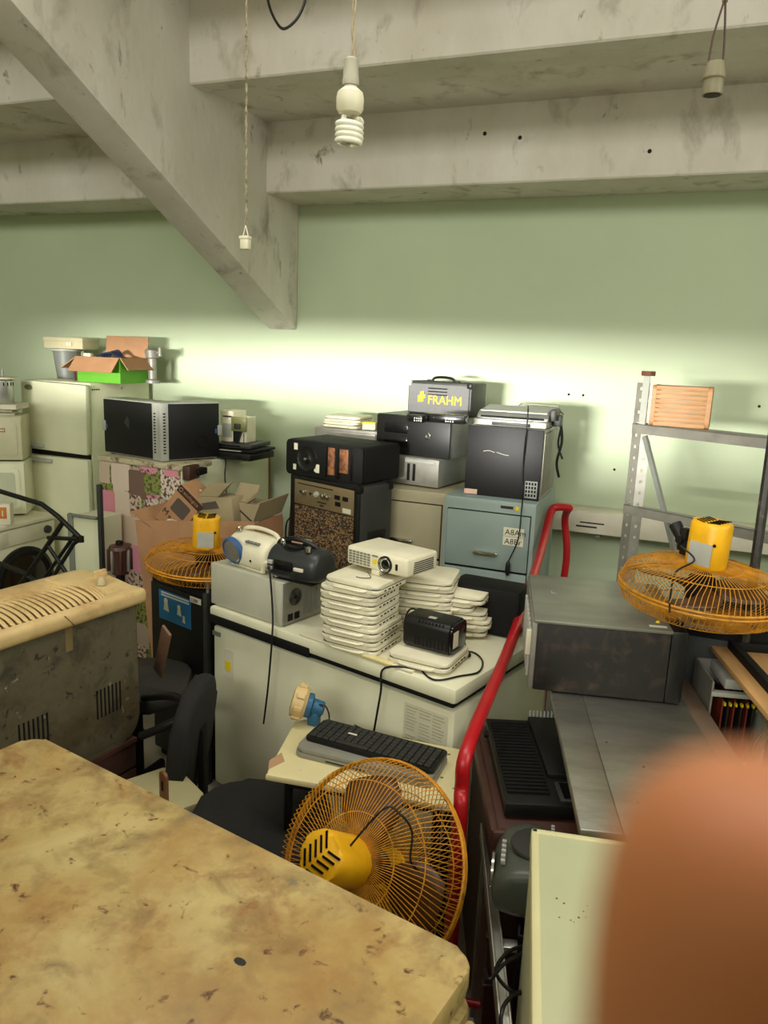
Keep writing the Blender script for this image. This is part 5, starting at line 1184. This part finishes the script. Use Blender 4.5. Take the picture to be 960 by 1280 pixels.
# backrest lying between, and a small wooden bracket, a cream tub
p = aty(225, 820, 2.5)
o = part('wood_offcut', rb(BM(), -.03, .03, 0, .012, 0, .3, .003), mat('dull_wood', (120, 88, 66), .6, var=.2), None); o.location = aty(196, 842, 2.45); o.rotation_euler = (.2, .55, -.3); tag(o, 'brown slat sticking up behind the charcoal chair seat', 'slat')
p = atz(203, 985, .52)
t = T('hinge_bracket', 'small brown bracket with a slot behind the cream tub', 'bracket', (p.x, p.y, .41), -.4)
part('plate', prism(BM(), rrect(-.022, .022, 0, .17, .015), 0, .012, 'y', b=.002), mat('brown_lacquer', (128, 84, 52), .5), t); part('slot', rb(BM(), -.005, .005, -.002, .003, .1, .135), black2, t)
p = atz(200, 990, .46)
t = T('plastic_tub', 'cream plastic tub beside the window air conditioner', 'tub', (p.x, p.y, 0), -.5)
tub = mat('pale_tub', (186, 176, 132), .5, var=.15)
part('tub', prism(BM(), rrect(-.15, .13, -.12, .12, .04), .02, .42, 'z', b=.02), tub, t, 50); part('lid', prism(BM(), rrect(-.155, .135, -.125, .125, .045), .42, .455, 'z', b=.012), tub, t, 50); part('foot', prism(BM(), rrect(-.12, .1, -.09, .09, .03), 0, .022, 'z'), tub, t)

# ------------------------------------------------------------------ window air conditioner standing on its back
ZA = 1.12
A, W_, R_ = edge((0, 815), (186, 752), ZA - .062)
LA = .68; x0 = W_ - LA
t = T('air_conditioner', 'old window air conditioner standing on end, cream grille facing up', 'air conditioner', (A.x, A.y, 0), R_)
dA = .43; zb = .50
body = mat('grimy_grey_steel', (112, 108, 82), .65, metal=.1, var=.35, scale=4, col2=(76, 64, 40), amt=.7, scale2=4, sharp=.35)
more_stain(body, (52, 46, 32), .3, 9, .18); more_stain(body, (40, 34, 24), .2, 26, .06); more_stain(body, (150, 148, 124), .1, 16, .06)
def outline(r, xa, xb, za, zc): return [(xa, zc), (xa, za + r)] + [(xa + r - r * math.cos(k * PI / 12), za + r - r * math.sin(k * PI / 12)) for k in range(1, 7)] + [(xb - r + r * math.sin(k * PI / 12), za + r - r * math.cos(k * PI / 12)) for k in range(0, 6)] + [(xb, za + r), (xb, zc)]
part('body', prism(BM(), outline(.09, x0 + .03, W_ - .035, zb, ZA - .062), .03, dA - .03, 'y', b=.006), body, t)
bm = BM()
for g0 in (x0 + .12, x0 + .44):
    for k in range(7): rb(bm, g0 + k * .018, g0 + .006 + k * .018, .0275, .033, zb + .15, zb + .265)
part('vent_slots', bm, black2, t); part('rust_mark', prism(BM(), rrect(.32 + x0, .35 + x0, ZA - .16, ZA - .06, .006), .0285, .031, 'y'), mat('ochre_rust', (122, 104, 66), .8, var=.2), t)
pan = part('front_panel', rb(BM(), x0, W_, 0, dA, ZA - .066, ZA - .004, .022, 4), cream, t)
part('top_dome', prism(BM(), [(.03, ZA - .02), (.07, ZA + .003), (.2, ZA + .018), (.34, ZA + .016), (.40, ZA - .0), (.415, ZA - .02)], W_ - .21, W_ - .025, 'x', b=.008), cream, pan, 60)
part('top_dome', prism(BM(), [(.24, ZA - .02), (.26, ZA + .006), (.34, ZA + .016), (.40, ZA - .0), (.415, ZA - .02)], x0 + .02, W_ - .21, 'x', b=.006), cream, pan, 60)
part('grille_well', rb(BM(), x0 + .025, W_ - .20, .035, .25, ZA - .008, ZA - .002), mat('dusty_well', (96, 74, 46), .8), pan)
for k in range(18):
    x = x0 + .035 + k * .0245
    if x > W_ - .215: break
    part('louvre', tube(BM(), smoothline([(x + .012, .245, ZA + .006), (x + .008, .18, ZA + .017), (x + .002, .10, ZA + .014), (x - .0, .055, ZA + .004), (x, .03, ZA - .012)], 3), .0078, 6), cream, pan)
for k in range(3): part('louvre', tube(BM(), smoothline([(W_ - .205 + k * .012, .24, ZA + .006), (W_ - .20 + k * .012, .14, ZA + .022), (W_ - .205 + k * .012, .06, ZA + .008), (W_ - .205 + k * .012, .03, ZA - .01)], 3), .005, 6), cream, pan)
kn = Vector((W_ - .055, .21, 0)); kn2 = Vector((W_ - .115, .13, 0))
part('knob', lathe(BM(), [(.03, 0), (.028, .022), (.012, .026)], 16, TR(kn.x, kn.y, ZA + .008)), cream, pan); part('knob_bar', rb(BM(), kn.x - .028, kn.x + .028, kn.y - .008, kn.y + .008, ZA + .02, ZA + .042, .004), cream, pan)
part('knob', lathe(BM(), [(.018, 0), (.016, .02), (.008, .03)], 12, TR(kn2.x, kn2.y, ZA + .012)), mat('dusty_knob', (186, 172, 132), .7), pan)
part('crack', prism(BM(), [(.30 + x0, ZA - .012), (.303 + x0, ZA - .012), (.345 + x0, ZA - .064), (.342 + x0, ZA - .064)], -.0008, .002, 'y'), brownp, pan)
t = T('wooden_crate', 'dark wooden crate under the window air conditioner', 'crate', (A.x, A.y, 0), R_)
for k in range(4): part('plank', rb(BM(), x0 + .04, W_ - .06, .03, .05, .02 + k * .118, .125 + k * .118, .003), brownp, t)
part('top', rb(BM(), x0 + .04, W_ - .06, .02, dA - .03, zb - .018, zb - .001), brownp, t); part('side', rb(BM(), W_ - .08, W_ - .06, .05, dA - .04, 0, zb - .018), brownp, t); part('side', rb(BM(), x0 + .04, x0 + .06, .05, dA - .04, 0, zb - .018), brownp, t)

# ------------------------------------------------------------------ stained old freezer in the foreground
ZT = .95
A, W_, R_ = edge((45, 918), (598, 1196), ZT)
dT = .66
top_m = mat('stained_cream_enamel', (196, 168, 104), .5, var=.16, scale=3, col2=(158, 112, 60), amt=.42, scale2=3.2, sharp=.35)
more_stain(top_m, (212, 194, 136), .36, 2.2, .25); more_stain(top_m, (134, 78, 36), .2, 5.5, .16); more_stain(top_m, (150, 122, 76), .3, 9, .22); more_stain(top_m, (96, 62, 34), .2, 24, .08); more_stain(top_m, (128, 122, 100), .1, 9, .04); more_stain(top_m, (118, 92, 58), .2, 2.6, .16)
t = T('old_freezer', 'rust-stained cream chest freezer top filling the lower left foreground', 'freezer', (A.x, A.y, 0), R_)
part('lid', prism(BM(), rrect(0, W_, -dT, 0, .045, 6), ZT - .05, ZT, 'z', b=.010), top_m, t, 50)
part('gasket', prism(BM(), rrect(.012, W_ - .012, -dT + .012, -.012, .04, 5), ZT - .066, ZT - .048, 'z'), black2, t)
part('body', prism(BM(), rrect(.004, W_ + .012, -dT + .004, -.02, .045, 5), .05, ZT - .064, 'z', b=.012), top_m, t, 50); part('plinth', rb(BM(), .04, W_ - .04, -dT + .05, -.06, 0, .052), black2, t)
part('side_moulding', rb(BM(), W_ + .008, W_ + .03, -dT + .05, -.05, ZT - .16, ZT - .085, .01), cream, t); part('side_moulding', rb(BM(), W_ + .008, W_ + .045, -dT + .05, -.05, ZT - .28, ZT - .19, .012), cream, t)
part('rust_hole', lathe(BM(), [(.011, 0), (.009, .0008)], 10, TR(*((TR(A.x, A.y, 0) @ RZ(R_)).inverted() @ atz(300, 1202, ZT))[:2], ZT - .0002) @ Matrix.Diagonal((1.3, .8, 1, 1))), ink, t)

# ------------------------------------------------------------------ things hanging from the ceiling
yB = 2.0
b0 = aty(436, 187, yB); tp = aty(439, 72, yB); up = aty(441, -60, yB)
H_ = tp.z - b0.z
t = T('pendant_bulb', 'white spiral energy-saving bulb hanging on a twisted cord', 'lamp', b0, 0)
def hang(x, y, z0, z1, n=26, a=.004):
    bm = BM()
    for ph in (0, PI): tube(bm, [(x + a * math.cos(ph + i * 1.1) * (1 - i / n * .3), y + a * math.sin(ph + i * 1.1), z0 + (z1 - z0) * i / n) for i in range(n + 1)], .0026, 5)
    return bm
ceil_z = 3.35 + .372 * 3
part('cord', hang(.004, 0, H_ - .01, 4.15 - b0.z, 60), mat('pale_flex', (176, 160, 128), .7, var=.3, scale=40), t)
sk = part('socket', lathe(BM(), [(.012, H_), (.019, H_ - .006), (.021, H_ - .05), (.023, H_ - .055), (.022, H_ - .068)], 20), mat('grey_bakelite', (172, 166, 146), .45), t)
part('ballast', lathe(BM(), [(.016, H_ - .066), (.018, H_ - .072), (.034, H_ - .085), (.037, H_ - .10), (.036, H_ - .125), (.03, H_ - .135), (.012, H_ - .137)], 24), offw, t)
bm = BM(); pts = [(.0, .018, H_ - .13), (.012, .02, H_ - .145)]
for i in range(66):
    a = i * 2 * PI / 16; z = H_ - .155 - (H_ - .17) * i / 65; pts.append((.031 * math.cos(a), .031 * math.sin(a), z))
pts += [(.01, -.01, .008), (0, 0, .012)]
tube(bm, pts, .0085, 8); tube(bm, [(-.015, 0, H_ - .13), (-.02, 0, H_ - .17)], .0085, 8); part('spiral_tube', bm, mat('milky_glass', (236, 232, 212), .25, var=.03), t, 60)
for i, (px, py, y, top, lb, m) in enumerate(((890, 119, 2.0, 78, 'empty brown lamp holder hanging at the upper right', mat('drab_bakelite', (128, 120, 92), .5)), (307, 312, 2.6, 292, 'small white lamp holder hanging on a long chain-like cord', offw))):
    b0 = aty(px, py, y); tp = aty(px + 2, top, y); H_ = tp.z - b0.z; q = aty(px + (8 if i == 0 else 4), -60, y)
    t = T('lamp_holder', lb, 'lamp holder', b0, 0)
    if i == 0:
        part('shell', lathe(BM(), [(.022, 0), (.0225, .004), (.021, .03), (.024, .034), (.024, H_ - .03), (.018, H_)], 20), m, t); part('mouth', lathe(BM(), [(.018, -.0008), (.017, .002)], 18), ink, t)
        bm = BM(); tube(bm, smoothline([(-.016, 0, H_ - .02), (-.012, 0, H_ + .05), (.004, 0, H_ + .13)]), .0025, 5); tube(bm, smoothline([(.016, 0, H_ - .02), (.012, 0, H_ + .05), (.004, 0, H_ + .13)]), .0025, 5); part('lead', bm, brownp, t)
        part('cord', hang(.004, 0, H_ + .12, 4.15 - b0.z, 50), mat('dark_flex', (110, 92, 66), .7), t)
    else:
        part('shell', rb(BM(), -.018, .018, -.014, .014, 0, H_ * .8, .005), m, t); part('cap', rb(BM(), -.022, .020, -.016, .016, H_ * .62, H_ * .85, .004), m, t)
        bm = BM(); tube(bm, [(-.012, 0, H_ * .8), (0, 0, H_ + .03)], .0022, 5); tube(bm, [(.012, 0, H_ * .8), (0, 0, H_ + .03)], .0022, 5); part('lead', bm, m, t)
        part('cord', hang(.002, 0, H_ + .03, 3.83 - b0.z, 90, .0028), mat('spotted_flex', (170, 158, 128), .7, var=.5, scale=60, col2=(70, 60, 44), amt=.4, scale2=50), t)
y = 2.8
cord('ceiling_cable', [aty(332, -25, y), aty(336, 5, y), aty(345, 27, y), aty(355, 36, y), aty(370, 25, y), aty(380, 5, y), aty(386, -25, y), aty(388, -45, y)], .0055, 'black cable loop hanging from the ceiling at the top')

# ------------------------------------------------------------------ the photographer's hand, one fingertip before the lens
def C(x, y, z): return EYE + ROOM @ Vector((x, -y, z)) * .001       # camera axes in millimetres: x right, y up, z ahead
V = []; E_ = []; Rr = []
def chain(start, pts):
    prev = start
    for x, y, z, r in pts:
        V.append((x, y, z)); Rr.append(r); k = len(V) - 1
        if prev is not None: E_.append((prev, k))
        prev = k
    return prev
wrist = chain(None, [(95, -430, -330, 44), (80, -330, -230, 40), (62, -215, -120, 30), (56, -188, -95, 29)])
palm = chain(wrist, [(50, -160, -62, 33), (46, -138, -36, 34)])
chain(palm, [(44, -122, -12, 13), (43, -104, 12, 12), (35, -74, 33, 12), (22.6, -43, 41.5, 13.4), (22.8, -23, 42, 12.6), (24.6, -13.2, 42, 9.4)])
chain(palm, [(46, -130, -2, 11), (46, -118, 22, 10), (46, -128, 44, 9.3), (46, -152, 40, 8.6), (46, -160, 30, 7.5)])
chain(palm, [(64, -136, -6, 10.5), (66, -126, 18, 9.6), (66, -136, 38, 9), (65, -158, 34, 8.2), (65, -165, 26, 7.2)])
chain(palm, [(80, -146, -14, 9.5), (83, -138, 6, 8.4), (83, -146, 22, 7.8), (81, -163, 20, 7.2), (81, -168, 14, 6.4)])
chain(palm + 0 - 1, [(22, -158, -66, 15), (6, -136, -72, 12), (0, -108, -74, 10.5), (-2, -84, -72, 9.5), (-2, -76, -71, 8)])
me = bpy.data.meshes.new('hand'); me.from_pydata([C(*v) for v in V], E_, [])
hand = link('hand', me, None, mat('skin', (214, 134, 86), .55, var=.08, scale=60, sss=.25))
hand.modifiers.new('skin', 'SKIN')
for i, sv in enumerate(me.skin_vertices[0].data): sv.radius = (Rr[i] * .001, Rr[i] * .001)
me.skin_vertices[0].data[0].use_root = True
hand.modifiers.new('smooth', 'SUBSURF').levels = 2; hand.modifiers['smooth'].render_levels = 2
hand.modifiers['skin'].use_smooth_shade = True
t = T('phone', 'dark phone held by the photographer beside the fingertip', 'phone', M=Matrix.Translation(EYE) @ Matrix((right, -down, -ahead)).transposed().to_4x4())  # photographer's phone, out of view; added to shade the fingertip
part('body', rb(BM(), -.046, .030, -.148, .014, .0035, .0115, .003), black, t)
part('screen', rb(BM(), -.043, .027, -.144, .010, .0114, .0122), gloss, t)
part('lens_ring', tube(BM(), [(.009 * math.cos(k * PI / 12), .009 * math.sin(k * PI / 12), .003) for k in range(24)], .0012, 6, True), chrome, t)
tag(hand, 'blurred fingertip of the photographer at the lower right corner', 'hand')
